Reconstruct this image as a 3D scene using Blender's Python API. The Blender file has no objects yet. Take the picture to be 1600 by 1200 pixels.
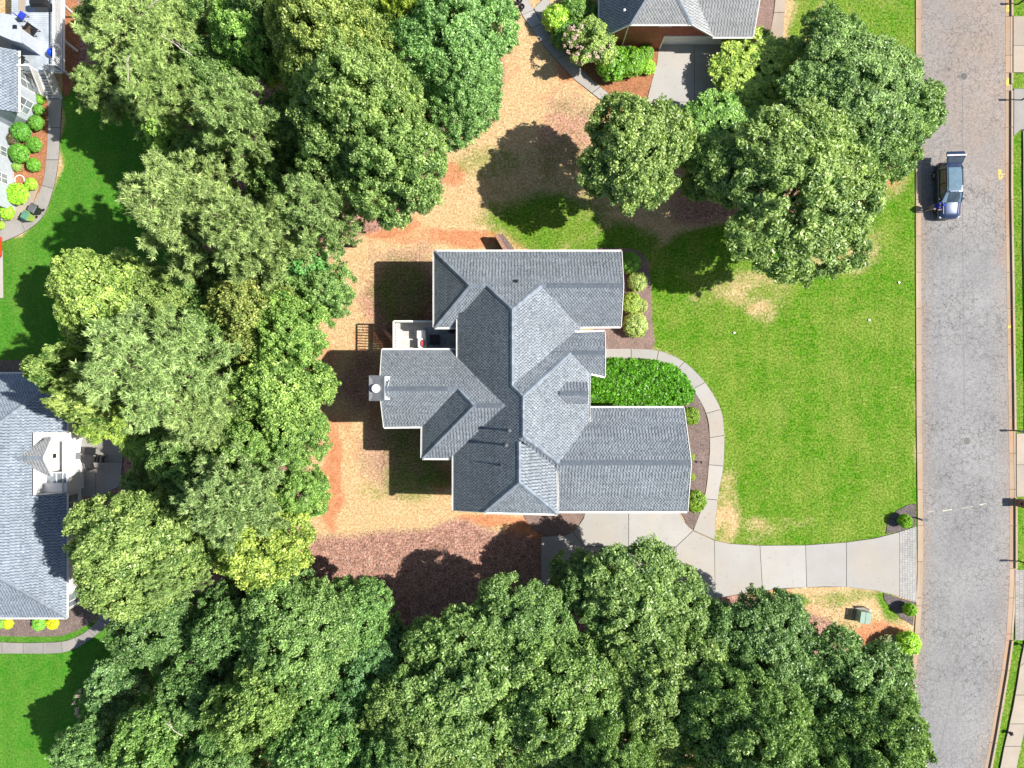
import bpy, bmesh, math, random
import numpy as np
from mathutils import Vector, Matrix
from mathutils.geometry import tessellate_polygon

random.seed(7)
scene = bpy.context.scene
COL = scene.collection
R = math.radians

# ------------------------------------------------------------------ camera, sky, sun, exposure
CAM_H = 61.0            # flying height of the drone above the yard (m)
S = 0.055               # metres per plan unit on the ground (plan is 1600 x 1200 units)
cam_d = bpy.data.cameras.new('camera')
cam_d.sensor_fit = 'HORIZONTAL'
cam_d.sensor_width = 36.0
cam_d.lens = 36.0 * CAM_H / (1600 * S)
cam_d.clip_end = 2000
cam = bpy.data.objects.new('camera', cam_d)
cam.location = (0, 0, CAM_H)
COL.objects.link(cam)
scene.camera = cam

SUN_EL = R(46.8)
SUN_AZ = R(91.6)        # clockwise from +Y: the sun stands over the street, to the right
sun_dir = Vector((math.sin(SUN_AZ) * math.cos(SUN_EL), math.cos(SUN_AZ) * math.cos(SUN_EL), math.sin(SUN_EL)))
world = bpy.data.worlds.new('World')
scene.world = world
world.use_nodes = True
wn = world.node_tree.nodes
sky = wn.new('ShaderNodeTexSky')
sky.sky_type = 'NISHITA'
sky.sun_disc = False
sky.sun_elevation = SUN_EL
sky.sun_rotation = SUN_AZ
wn['Background'].inputs['Strength'].default_value = 0.075
world.node_tree.links.new(sky.outputs[0], wn['Background'].inputs['Color'])
sl = bpy.data.lights.new('sun', 'SUN')
sl.energy = 4.9
sl.angle = R(0.53)
sl.color = (1.0, 0.95, 0.87)
sun = bpy.data.objects.new('sun', sl)
sun.rotation_euler = (-sun_dir).to_track_quat('-Z', 'Y').to_euler()
sun.location = sun_dir * 120
COL.objects.link(sun)
vs = scene.view_settings
vs.view_transform = 'Standard'
vs.look = 'None'
vs.gamma = 1.0
vs.use_curve_mapping = False
vs.exposure = 0.78
scene.cycles.max_bounces = 6
scene.cycles.diffuse_bounces = 3
scene.cycles.glossy_bounces = 2
scene.cycles.transmission_bounces = 4

# ------------------------------------------------------------------ helpers
def G(u, v, z=0.0):
    """plan survey units -> metres, for a point standing at height z"""
    k = S * (1 - z / CAM_H)
    return Vector(((u - 800) * k, (600 - v) * k, z))

def tag(o, label=None, cat=None, group=None, kind=None):
    if label: o['label'] = label
    if cat: o['category'] = cat
    if group: o['group'] = group
    if kind: o['kind'] = kind
    return o

def thing(name, label, cat, loc=(0, 0, 0), rz=0.0, group=None, kind=None):
    o = bpy.data.objects.new(name, None)
    COL.objects.link(o)
    o.location = loc
    o.rotation_euler = (0, 0, rz)
    o.empty_display_size = 0.3
    return tag(o, label, cat, group, kind)

def link(name, me, parent=None, local=False):
    o = bpy.data.objects.new(name, me)
    COL.objects.link(o)
    if parent is not None:
        o.parent = parent
        if not local:
            m = Matrix.LocRotScale(parent.location, parent.rotation_euler, parent.scale)
            p = parent.parent
            if p is not None:
                m = Matrix.LocRotScale(p.location, p.rotation_euler, p.scale) @ parent.matrix_parent_inverse @ m
            o.matrix_parent_inverse = m.inverted()
    return o

class MB:
    """collects polygons, builds one mesh"""
    def __init__(self):
        self.v = []; self.f = []; self.t = []; self.m = []; self.tone = 0.5; self.mi = 0
    def face(self, pts, tone=None):
        i = len(self.v)
        self.v.extend([tuple(p) for p in pts])
        self.f.append(tuple(range(i, i + len(pts))))
        self.t.append(self.tone if tone is None else tone); self.m.append(self.mi)
        return self
    def prism(self, poly, z0, z1, bottom=False):
        n = len(poly)
        a = sum(poly[i][0] * poly[(i + 1) % n][1] - poly[(i + 1) % n][0] * poly[i][1] for i in range(n))
        if a < 0: poly = poly[::-1]
        i0 = len(self.v)
        self.v.extend([(p[0], p[1], z1) for p in poly]); self.v.extend([(p[0], p[1], z0) for p in poly])
        self.f.append(tuple(range(i0, i0 + n))); self.t.append(self.tone); self.m.append(self.mi)
        if bottom:
            self.f.append(tuple(range(i0 + 2 * n - 1, i0 + n - 1, -1))); self.t.append(self.tone); self.m.append(self.mi)
        for i in range(n):
            j = (i + 1) % n
            self.f.append((i0 + i, i0 + n + i, i0 + n + j, i0 + j)); self.t.append(self.tone); self.m.append(self.mi)
        return self
    def box(self, c, s, rz=0.0, tilt=None):
        M = Matrix.Rotation(rz, 3, 'Z')
        if tilt is not None: M = M @ tilt
        c = Vector(c); i0 = len(self.v)
        for dz in (-.5, .5):
            for dx, dy in ((-.5, -.5), (.5, -.5), (.5, .5), (-.5, .5)):
                self.v.append(tuple(c + M @ Vector((dx * s[0], dy * s[1], dz * s[2]))))
        for q in ((3, 2, 1, 0), (4, 5, 6, 7), (0, 1, 5, 4), (1, 2, 6, 5), (2, 3, 7, 6), (3, 0, 4, 7)):
            self.f.append(tuple(i0 + k for k in q)); self.t.append(self.tone); self.m.append(self.mi)
        return self
    def bar(self, a, b, w, h):
        """rectangular bar from a to b"""
        a = Vector(a); b = Vector(b); d = b - a; L = d.length
        if L < 1e-5: return self
        d.normalize()
        s = d.cross(Vector((0, 0, 1)))
        if s.length < 1e-4: s = Vector((1, 0, 0))
        s.normalize(); u = s.cross(d)
        i0 = len(self.v)
        for p in (a, b):
            for x, y in ((-.5, -.5), (.5, -.5), (.5, .5), (-.5, .5)):
                self.v.append(tuple(p + s * (x * w) + u * (y * h)))
        for q in ((0, 1, 2, 3), (7, 6, 5, 4), (0, 4, 5, 1), (1, 5, 6, 2), (2, 6, 7, 3), (3, 7, 4, 0)):
            self.f.append(tuple(i0 + k for k in q)); self.t.append(self.tone); self.m.append(self.mi)
        return self
    def tube(self, pts, rad, n=8, cap=True):
        pts = [Vector(p) for p in pts]
        if not hasattr(rad, '__len__'): rad = [rad] * len(pts)
        i0 = len(self.v)
        for k, p in enumerate(pts):
            d = (pts[min(k + 1, len(pts) - 1)] - pts[max(k - 1, 0)]).normalized()
            a = d.cross(Vector((0.1, 1, 0.05)) if abs(d.y) < .9 else Vector((1, 0, 0))).normalized(); b = d.cross(a)
            for j in range(n):
                th = 2 * math.pi * j / n
                self.v.append(tuple(p + a * (math.cos(th) * rad[k]) + b * (math.sin(th) * rad[k])))
        for k in range(len(pts) - 1):
            for j in range(n):
                j2 = (j + 1) % n
                self.f.append((i0 + k * n + j, i0 + k * n + j2, i0 + (k + 1) * n + j2, i0 + (k + 1) * n + j)); self.t.append(self.tone); self.m.append(self.mi)
        if cap:
            self.f.append(tuple(i0 + j for j in range(n - 1, -1, -1))); self.t.append(self.tone); self.m.append(self.mi)
            self.f.append(tuple(i0 + (len(pts) - 1) * n + j for j in range(n))); self.t.append(self.tone); self.m.append(self.mi)
        return self
    def lathe(self, c, prof, n=16):
        c = Vector(c); i0 = len(self.v)
        for r, z in prof:
            for j in range(n):
                th = 2 * math.pi * j / n
                self.v.append((c.x + r * math.cos(th), c.y + r * math.sin(th), c.z + z))
        for k in range(len(prof) - 1):
            for j in range(n):
                j2 = (j + 1) % n
                self.f.append((i0 + k * n + j, i0 + k * n + j2, i0 + (k + 1) * n + j2, i0 + (k + 1) * n + j)); self.t.append(self.tone); self.m.append(self.mi)
        return self
    def loft(self, rings, cap=True, closed=True):
        i0 = len(self.v); n = len(rings[0])
        for r in rings: self.v.extend([tuple(p) for p in r])
        for k in range(len(rings) - 1):
            for j in range(n if closed else n - 1):
                j2 = (j + 1) % n
                self.f.append((i0 + k * n + j, i0 + k * n + j2, i0 + (k + 1) * n + j2, i0 + (k + 1) * n + j)); self.t.append(self.tone); self.m.append(self.mi)
        if cap:
            self.f.append(tuple(i0 + j for j in range(n - 1, -1, -1))); self.t.append(self.tone); self.m.append(self.mi)
            self.f.append(tuple(i0 + (len(rings) - 1) * n + j for j in range(n))); self.t.append(self.tone); self.m.append(self.mi)
        return self
    def mesh(self, name, mat, smooth=False):
        me = bpy.data.meshes.new(name)
        me.from_pydata(self.v, [], self.f)
        for m in (mat if isinstance(mat, (list, tuple)) else [mat]): me.materials.append(m)
        at = me.attributes.new('tone', 'FLOAT', 'FACE')
        at.data.foreach_set('value', np.array(self.t, dtype=np.float32))
        if any(self.m): me.polygons.foreach_set('material_index', self.m)
        if smooth: me.polygons.foreach_set('use_smooth', [True] * len(self.f))
        me.update()
        return me
    def build(self, name, mat, parent=None, smooth=False, bevel=0.0, kind=None, local=False):
        me = self.mesh(name, mat, smooth)
        if bevel:
            bm = bmesh.new(); bm.from_mesh(me)
            bmesh.ops.remove_doubles(bm, verts=bm.verts, dist=1e-5)
            bmesh.ops.bevel(bm, geom=[e for e in bm.edges if len(e.link_faces) == 2 and e.calc_face_angle() > .5], offset=bevel, segments=1, affect='EDGES')
            bm.to_mesh(me); bm.free()
        o = link(name, me, parent, local)
        if kind: o['kind'] = kind
        return o

def catmull(pts, n=6):
    out = []; P = [Vector((p[0], p[1], 0)) for p in pts]
    for i in range(len(P) - 1):
        p0 = P[max(i - 1, 0)]; p1 = P[i]; p2 = P[i + 1]; p3 = P[min(i + 2, len(P) - 1)]
        for k in range(n):
            t = k / n
            q = 0.5 * ((2 * p1) + (p2 - p0) * t + (2 * p0 - 5 * p1 + 4 * p2 - p3) * t * t + (3 * p1 - p0 - 3 * p2 + p3) * t ** 3)
            out.append((q.x, q.y))
    out.append((P[-1].x, P[-1].y))
    return out

def gp(pts, z=0.0):
    return [tuple(G(a, b, z)) for a, b in pts]

# ------------------------------------------------------------------ materials
def nodes(name):
    m = bpy.data.materials.new(name); m.use_nodes = True
    nt = m.node_tree; b = nt.nodes['Principled BSDF']
    return m, nt, b

def pos_node(nt, obj=False):
    if obj:
        return nt.nodes.new('ShaderNodeTexCoord').outputs['Object']
    return nt.nodes.new('ShaderNodeNewGeometry').outputs['Position']

def noise(nt, vec, scale, detail=3.0, rough=.55):
    n = nt.nodes.new('ShaderNodeTexNoise'); n.inputs['Scale'].default_value = scale
    n.inputs['Detail'].default_value = detail; n.inputs['Roughness'].default_value = rough
    nt.links.new(vec, n.inputs['Vector']); return n.outputs['Fac']

def ramp(nt, fac, stops):
    r = nt.nodes.new('ShaderNodeValToRGB'); e = r.color_ramp.elements
    while len(e) < len(stops): e.new(0.5)
    for k, (p, c) in enumerate(stops):
        e[k].position = p; e[k].color = (c, c, c, 1) if not hasattr(c, '__len__') else (*c, 1)
    nt.links.new(fac, r.inputs['Fac']); return r.outputs['Color']

def mixc(nt, fac, a, b, mode='MIX'):
    n = nt.nodes.new('ShaderNodeMix'); n.data_type = 'RGBA'; n.blend_type = mode
    for val, sock in ((fac, n.inputs[0]), (a, n.inputs[6]), (b, n.inputs[7])):
        if hasattr(val, 'is_output'): nt.links.new(val, sock)
        elif hasattr(val, '__len__'): sock.default_value = (*val, 1)
        else: sock.default_value = val
    return n.outputs[2]

def math_n(nt, op, a, b=None):
    n = nt.nodes.new('ShaderNodeMath'); n.operation = op
    for k, val in enumerate((a, b)):
        if val is None: continue
        if hasattr(val, 'is_output'): nt.links.new(val, n.inputs[k])
        else: n.inputs[k].default_value = val
    return n.outputs[0]

def attr(nt, name, out='Fac'):
    n = nt.nodes.new('ShaderNodeAttribute'); n.attribute_name = name; return n.outputs[out]

def bump(nt, b, h, strength=.4, dist=.02):
    n = nt.nodes.new('ShaderNodeBump'); n.inputs['Strength'].default_value = strength; n.inputs['Distance'].default_value = dist
    nt.links.new(h, n.inputs['Height']); nt.links.new(n.outputs[0], b.inputs['Normal'])

def plain(name, c, rough=.6, var=.12, scale=3.0, bumps=0.0, bscale=30.0, metal=0.0, spec=.4, obj=False):
    """painted / cast surface with mottling"""
    m, nt, b = nodes(name)
    p = pos_node(nt, obj)
    f = noise(nt, p, scale, 5)
    lo = tuple(max(0, x * (1 - var * 1.6)) for x in c); hi = tuple(min(1, x * (1 + var)) for x in c)
    col = ramp(nt, f, [(.3, lo), (.7, hi)])
    nt.links.new(col, b.inputs['Base Color'])
    b.inputs['Roughness'].default_value = rough; b.inputs['Metallic'].default_value = metal
    b.inputs['Specular IOR Level'].default_value = spec
    if bumps: bump(nt, b, noise(nt, p, bscale, 3), bumps)
    return m

M = {}
M['white_trim'] = plain('white_trim', (.80, .79, .76), .5, .05)
M['metal_white'] = plain('metal_white', (.78, .78, .78), .35, .04)
M['fascia_shadow'] = plain('fascia', (.7, .69, .66), .6, .06)
M['siding'] = plain('siding', (.42, .46, .52), .6, .06)
M['white_siding'] = plain('white_siding', (.74, .74, .74), .6, .05)
M['grey_metal'] = plain('grey_metal', (.22, .23, .24), .4, .1, metal=.6)
M['dark_metal'] = plain('dark_metal', (.02, .02, .022), .45, .2)
M['black_plastic'] = plain('black_plastic', (.02, .021, .024), .4, .2)
M['bark'] = plain('bark', (.15, .11, .085), .9, .35, 6, .6, 20, obj=True)
M['dead_wood'] = plain('dead_wood', (.50, .44, .38), .85, .2, 6, .4, 20, obj=True)
M['deck_grey'] = plain('deck_grey', (.56, .55, .52), .75, .15, 2)
M['deck_blue'] = plain('deck_blue', (.42, .47, .52), .75, .18, 1.2)
M['glass'] = plain('glass', (.05, .07, .09), .08, .2, spec=.7)
M['pale_pane'] = plain('window_pane', (.22, .26, .29), .08, .3, 1, spec=.8)  # pale grey-blue pane, paler than the other glass
M['cushion'] = plain('cushion', (.62, .62, .62), .9, .06, 8, .2, 60)
M['red_cloth'] = plain('red_cloth', (.55, .05, .07), .9, .15, 10)
M['rug'] = plain('rug', (.36, .42, .48), .95, .2, 5)
M['bin_green'] = plain('bin_green', (.10, .26, .17), .5, .1)
M['bin_lime'] = plain('bin_lime', (.30, .42, .08), .5, .1)
M['blue_ball'] = plain('blue_ball', (.01, .06, .62), .35, .05)
M['red_paint'] = plain('red_paint', (.55, .06, .02), .3, .1)
M['pot'] = plain('pot', (.05, .045, .04), .5, .2)
M['transformer_green'] = plain('transformer_green', (.25, .36, .29), .5, .06)
M['yellow_paint'] = plain('yellow_paint', (.62, .48, .10), .8, .4, 8)
M['cream_paint'] = plain('cream_paint', (.55, .52, .40), .8, .35, 6)
M['sealant'] = plain('sealant', (.15, .15, .155), .7, .15, 6)
M['skin'] = plain('skin', (.45, .27, .19), .55, .08)
M['denim'] = plain('shorts', (.30, .29, .27), .9, .1)
M['shirt_blue'] = plain('shirt_blue', (.02, .045, .42), .85, .15)
M['shoe'] = plain('shoe', (.45, .45, .44), .7, .1)
M['tyre'] = plain('tyre', (.012, .012, .013), .8, .2)
M['rim'] = plain('rim', (.4, .4, .42), .3, .1, metal=.8)
M['hair'] = plain('hair', (.03, .02, .015), .7, .2)
M['soil_dark'] = plain('soil_dark', (.10, .07, .05), .95, .3, 4, .5, 20)
M['flower_pink'] = plain('flower_pink', (.62, .42, .42), .8, .2)
M['iron'] = plain('iron', (.10, .095, .09), .6, .25, 12, .4, 40)
M['iron_ring'] = plain('iron_ring', (.26, .25, .24), .7, .2, 12)

def concrete(name, c, var=.10, stain=(.62, .5, .36), amount=.5):
    m, nt, b = nodes(name); p = pos_node(nt)
    col = ramp(nt, noise(nt, p, .45, 6), [(.3, tuple(x * (1 - var) for x in c)), (.72, tuple(min(1, x * (1 + var)) for x in c))])
    st = ramp(nt, noise(nt, p, .16, 4), [(.46, 0.0), (.72, amount)])
    col = mixc(nt, st, col, stain)
    fine = ramp(nt, noise(nt, p, 26, 3), [(.3, .86), (.7, 1.08)])
    col = mixc(nt, 1.0, col, fine, 'MULTIPLY')
    spots = ramp(nt, noise(nt, p, 2.3, 6, .7), [(.30, .74), (.40, 1.0)])
    col = mixc(nt, 1.0, col, spots, 'MULTIPLY')
    tn = math_n(nt, 'MULTIPLY_ADD', attr(nt, 'tone'), .24); tn.node.inputs[2].default_value = .88
    col = mixc(nt, 1.0, col, tn, 'MULTIPLY')
    nt.links.new(col, b.inputs['Base Color'])
    b.inputs['Roughness'].default_value = .85; b.inputs['Specular IOR Level'].default_value = .25
    bump(nt, b, noise(nt, p, 45, 3), .25, .01)
    return m
M['concrete'] = concrete('concrete', (.37, .36, .345), .06, (.41, .335, .25))
M['concrete_warm'] = concrete('concrete_warm', (.37, .32, .265), .1, (.36, .26, .18), .5)
M['concrete_grey'] = concrete('concrete_grey', (.29, .275, .26), .15, (.26, .22, .185), .5)
M['kerb_concrete'] = concrete('kerb_concrete', (.37, .30, .225), .1, (.36, .22, .13), .6)
M['gutter_red'] = concrete('gutter_red', (.38, .275, .195), .1, (.35, .19, .10), .8)
M['joint'] = plain('joint', (.09, .075, .06), .95, .3, 6)
M['paver'] = concrete('paver', (.36, .355, .35), .1, (.34, .31, .26), .3)

def asphalt():
    m, nt, b = nodes('asphalt'); p = pos_node(nt)
    col = ramp(nt, noise(nt, p, .22, 5), [(.3, (.20, .199, .20)), (.7, (.262, .26, .26))])
    # red-clay film along the gutters and at the north end (attribute painted per vertex of the sheet)
    dirt = attr(nt, 'dirt')
    dn = math_n(nt, 'MULTIPLY', dirt, ramp(nt, noise(nt, p, .5, 5, .6), [(.25, .35), (.7, 1.0)]))
    col = mixc(nt, dn, col, (.30, .225, .175))
    agg = ramp(nt, noise(nt, p, 6.5, 3, .85), [(.34, .74), (.5, 1.0), (.66, 1.22)])
    col = mixc(nt, 1.0, col, agg, 'MULTIPLY')
    v = nt.nodes.new('ShaderNodeTexVoronoi'); v.feature = 'DISTANCE_TO_EDGE'; v.inputs['Scale'].default_value = 1.5; v.inputs['Randomness'].default_value = 1
    wob = nt.nodes.new('ShaderNodeVectorMath'); wob.operation = 'ADD'
    nn = nt.nodes.new('ShaderNodeTexNoise'); nn.inputs['Scale'].default_value = 2.0
    nt.links.new(p, nn.inputs['Vector']); nt.links.new(p, wob.inputs[0]); nt.links.new(nn.outputs['Color'], wob.inputs[1]); nt.links.new(wob.outputs[0], v.inputs['Vector'])
    crack = ramp(nt, v.outputs['Distance'], [(.0, .42), (.045, 1.0)])
    reg = ramp(nt, noise(nt, p, .17, 3), [(.36, .15), (.56, 1.0)])
    col = mixc(nt, reg, col, mixc(nt, 1.0, col, crack, 'MULTIPLY'))
    nt.links.new(col, b.inputs['Base Color']); b.inputs['Roughness'].default_value = .85; b.inputs['Specular IOR Level'].default_value = .25
    bump(nt, b, noise(nt, p, 30, 2, .8), .5, .015)
    return m
M['asphalt'] = asphalt()

def brick(name, c1, c2, mortar, scale=1.0):
    m, nt, b = nodes(name)
    tc = nt.nodes.new('ShaderNodeNewGeometry')
    sp = nt.nodes.new('ShaderNodeSeparateXYZ'); nt.links.new(tc.outputs['Position'], sp.inputs[0])
    add = math_n(nt, 'ADD', sp.outputs[0], sp.outputs[1])
    cb = nt.nodes.new('ShaderNodeCombineXYZ'); nt.links.new(add, cb.inputs[0]); nt.links.new(sp.outputs[2], cb.inputs[1])
    t = nt.nodes.new('ShaderNodeTexBrick'); t.inputs['Scale'].default_value = scale
    t.inputs['Brick Width'].default_value = .22; t.inputs['Row Height'].default_value = .075; t.inputs['Mortar Size'].default_value = .008
    t.inputs['Color1'].default_value = (*c1, 1); t.inputs['Color2'].default_value = (*c2, 1); t.inputs['Mortar'].default_value = (*mortar, 1)
    nt.links.new(cb.outputs[0], t.inputs['Vector'])
    col = mixc(nt, .6, t.outputs['Color'], ramp(nt, noise(nt, tc.outputs['Position'], 1.5, 5), [(.3, .55), (.7, 1.1)]), 'MULTIPLY')
    nt.links.new(col, b.inputs['Base Color']); b.inputs['Roughness'].default_value = .85
    bump(nt, b, t.outputs['Fac'], -.3, .01)
    return m
M['brick'] = brick('brick_red', (.50, .11, .06), (.40, .08, .05), (.36, .22, .16))
M['brick_brown'] = brick('brick_brown', (.30, .14, .09), (.22, .09, .06), (.30, .24, .2))

def shingle(name, dark, mid, light):
    m, nt, b = nodes(name); p = pos_node(nt)
    col = ramp(nt, attr(nt, 'tone'), [(.0, dark), (.5, mid), (1.0, light)])
    col = mixc(nt, 1.0, col, ramp(nt, noise(nt, p, 40, 2, .7), [(.25, .72), (.75, 1.22)]), 'MULTIPLY')
    col = mixc(nt, 1.0, col, ramp(nt, noise(nt, p, .35, 4), [(.3, .88), (.7, 1.08)]), 'MULTIPLY')
    nt.links.new(col, b.inputs['Base Color']); b.inputs['Roughness'].default_value = .9; b.inputs['Specular IOR Level'].default_value = .3
    bump(nt, b, noise(nt, p, 60, 2), .4, .01)
    return m
M['shingle'] = shingle('shingle_grey', (.07, .085, .105), (.185, .21, .24), (.315, .35, .385))
M['shingle_blue'] = shingle('shingle_slate', (.10, .125, .16), (.21, .25, .30), (.33, .38, .44))
M['shingle_nb'] = shingle('shingle_neighbour', (.15, .155, .165), (.28, .29, .30), (.38, .39, .40))
M['ridge'] = shingle('ridge_cap', (.15, .18, .22), (.20, .235, .28), (.26, .30, .35))
M['vent'] = plain('ridge_vent', (.12, .145, .175), .8, .15, 4)
M['underlay'] = plain('roof_deck', (.06, .065, .075), .95, .2, 6)

def mulch(name, c1, c2, c3, sc=22):
    m, nt, b = nodes(name); p = pos_node(nt)
    f = noise(nt, p, sc, 3, .75)
    col = ramp(nt, f, [(.28, c1), (.5, c2), (.72, c3)])
    col = mixc(nt, .7, col, ramp(nt, noise(nt, p, 1.2, 4), [(.3, .75), (.7, 1.15)]), 'MULTIPLY')
    nt.links.new(col, b.inputs['Base Color']); b.inputs['Roughness'].default_value = .95
    bump(nt, b, f, 1.0, .05)
    return m
M['mulch'] = mulch('mulch', (.05, .035, .035), (.17, .125, .11), (.32, .25, .22), 13)
M['gravel'] = mulch('gravel_mulch', (.07, .05, .045), (.22, .15, .125), (.42, .30, .26), 15)
M['mulch_dark'] = mulch('mulch_dark', (.03, .025, .03), (.11, .09, .09), (.26, .22, .21), 13)
M['straw'] = mulch('pine_straw', (.16, .06, .03), (.34, .14, .065), (.50, .25, .12), 9)

def ground_mat():
    m, nt, b = nodes('ground'); p = pos_node(nt)
    z = nt.nodes.new('ShaderNodeAttribute'); z.attribute_name = 'zone'
    sp = nt.nodes.new('ShaderNodeSeparateColor'); nt.links.new(z.outputs['Color'], sp.inputs[0])
    gr, cl, stw = sp.outputs[0], sp.outputs[1], sp.outputs[2]
    fine = ramp(nt, noise(nt, p, 5.5, 4, .85), [(.36, .12), (.64, .88)]); mid = noise(nt, p, 1.6, 5, .6); big = noise(nt, p, .3, 5, .6)
    # dry summer grass
    dry = ramp(nt, fine, [(.2, (.33, .22, .10)), (.5, (.52, .385, .20)), (.8, (.68, .56, .35))])
    dry = mixc(nt, ramp(nt, mid, [(.35, 0.0), (.75, .55)]), dry, (.50, .26, .12))
    clay = ramp(nt, mid, [(.25, (.42, .16, .075)), (.55, (.56, .25, .125)), (.8, (.64, .38, .23))])
    clay = mixc(nt, 1.0, clay, ramp(nt, fine, [(.25, .72), (.75, 1.15)]), 'MULTIPLY')
    straw = ramp(nt, fine, [(.2, (.20, .085, .065)), (.5, (.44, .235, .18)), (.8, (.64, .42, .34))])
    straw = mixc(nt, 1.0, straw, ramp(nt, mid, [(.30, .45), (.70, 1.15)]), 'MULTIPLY')
    green = ramp(nt, fine, [(.2, (.018, .08, .002)), (.5, (.058, .19, .005)), (.8, (.135, .30, .015))])
    olive = ramp(nt, fine, [(.2, (.075, .125, .012)), (.5, (.175, .25, .034)), (.8, (.30, .36, .08))])
    green = mixc(nt, ramp(nt, mid, [(.40, 0.0), (.70, .75)]), green, olive)
    green = mixc(nt, ramp(nt, big, [(.42, 0.0), (.66, .75)]), green, olive)
    def thr(a, n, w=.5):   # soft threshold of a painted zone broken up by noise
        s = math_n(nt, 'ADD', a, math_n(nt, 'MULTIPLY', math_n(nt, 'SUBTRACT', n, .5), w))
        return ramp(nt, s, [(.25, 0.0), (.75, 1.0)])
    n2 = ramp(nt, noise(nt, p, .8, 8, .78), [(.30, 0.0), (.70, 1.0)])
    n3 = ramp(nt, noise(nt, p, 3.5, 5, .8), [(.30, 0.0), (.70, 1.0)])
    col = mixc(nt, thr(cl, n2, .8), dry, clay)
    col = mixc(nt, thr(stw, n2, .5), col, straw)
    gm = math_n(nt, 'ADD', math_n(nt, 'MULTIPLY', n2, .5), math_n(nt, 'MULTIPLY', n3, .5))
    col = mixc(nt, thr(gr, gm, .95), col, green)
    tint = nt.nodes.new('ShaderNodeAttribute'); tint.attribute_name = 'lush'
    col = mixc(nt, tint.outputs['Fac'], col, mixc(nt, .55, col, (.035, .20, .02)))
    wv = nt.nodes.new('ShaderNodeTexWave'); wv.inputs['Scale'].default_value = .16; wv.inputs['Distortion'].default_value = 1.5; wv.inputs['Detail'].default_value = 1; nt.links.new(p, wv.inputs['Vector'])
    col = mixc(nt, gr, col, mixc(nt, 1.0, col, ramp(nt, wv.outputs['Fac'], [(.2, .965), (.8, 1.03)]), 'MULTIPLY'))
    spk = ramp(nt, noise(nt, p, 16, 2, .9), [(.2, .6), (.5, 1.0), (.8, 1.35)])
    col = mixc(nt, 1.0, col, spk, 'MULTIPLY')
    nt.links.new(col, b.inputs['Base Color']); b.inputs['Roughness'].default_value = .95; b.inputs['Specular IOR Level'].default_value = .1
    bump(nt, b, math_n(nt, 'ADD', noise(nt, p, 11, 3, .8), noise(nt, p, 2.2, 3)), .9, .06)
    return m
M['ground'] = ground_mat()

def leaf_mat(name, ca, cb, spec=.45, rough=.42, trans=.28):
    m, nt, b = nodes(name)
    t = attr(nt, 'tone')
    col = ramp(nt, t, [(.0, ca), (1.0, cb)])
    oi = nt.nodes.new('ShaderNodeObjectInfo')
    col = mixc(nt, 1.0, col, oi.outputs['Color'], 'MULTIPLY')
    nt.links.new(col, b.inputs['Base Color']); b.inputs['Roughness'].default_value = rough
    b.inputs['Specular IOR Level'].default_value = spec
    tr = nt.nodes.new('ShaderNodeBsdfTranslucent')
    tcol = mixc(nt, 1.0, col, (1.15, 1.25, .55), 'MULTIPLY'); nt.links.new(tcol, tr.inputs['Color'])
    mx = nt.nodes.new('ShaderNodeMixShader'); mx.inputs[0].default_value = trans
    nt.links.new(b.outputs[0], mx.inputs[1]); nt.links.new(tr.outputs[0], mx.inputs[2])
    nt.links.new(mx.outputs[0], nt.nodes['Material Output'].inputs['Surface'])
    return m
M['leaf'] = leaf_mat('leaf', (.075, .165, .04), (.58, .68, .27), .5, .40, .28)
M['needle'] = leaf_mat('needle', (.13, .215, .07), (.66, .80, .38), .4, .45, .25)
M['flower_leaf'] = leaf_mat('blossom', (.7, .55, .55), (.8, .7, .7), .2, .7, .3)

# ------------------------------------------------------------------ ground sheet
def poly_sdf(U, V, poly):
    """signed distance (plan units) to a polygon, positive inside"""
    d = np.full(U.shape, 1e9); ins = np.zeros(U.shape, bool); n = len(poly)
    for i in range(n):
        ax, ay = poly[i]; bx, by = poly[(i + 1) % n]
        ex, ey = bx - ax, by - ay
        t = np.clip(((U - ax) * ex + (V - ay) * ey) / (ex * ex + ey * ey + 1e-9), 0, 1)
        d = np.minimum(d, np.hypot(U - ax - t * ex, V - ay - t * ey))
        c = ((ay > V) != (by > V)) & (U < (bx - ax) * (V - ay) / (by - ay + 1e-12) + ax)
        ins ^= c
    return np.where(ins, d, -d)

def area(U, V, poly, feather=14):
    return np.clip(poly_sdf(U, V, poly) / feather + .5, 0, 1)

def blob(U, V, cx, cy, rx, ry, amp=1.0):
    q = ((U - cx) / rx) ** 2 + ((V - cy) / ry) ** 2
    return amp * np.clip(1.35 - q, 0, 1)

def axis(lo, hi, step, far):
    core = np.arange(lo, hi + step * .5, step)
    out = [lo - far, lo - far * .4, lo - 60, lo - 20, lo - 6]
    return np.array(out + list(core) + [2 * lo * 0 + hi + 6, hi + 20, hi + 60, hi + far * .4, hi + far])

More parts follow.
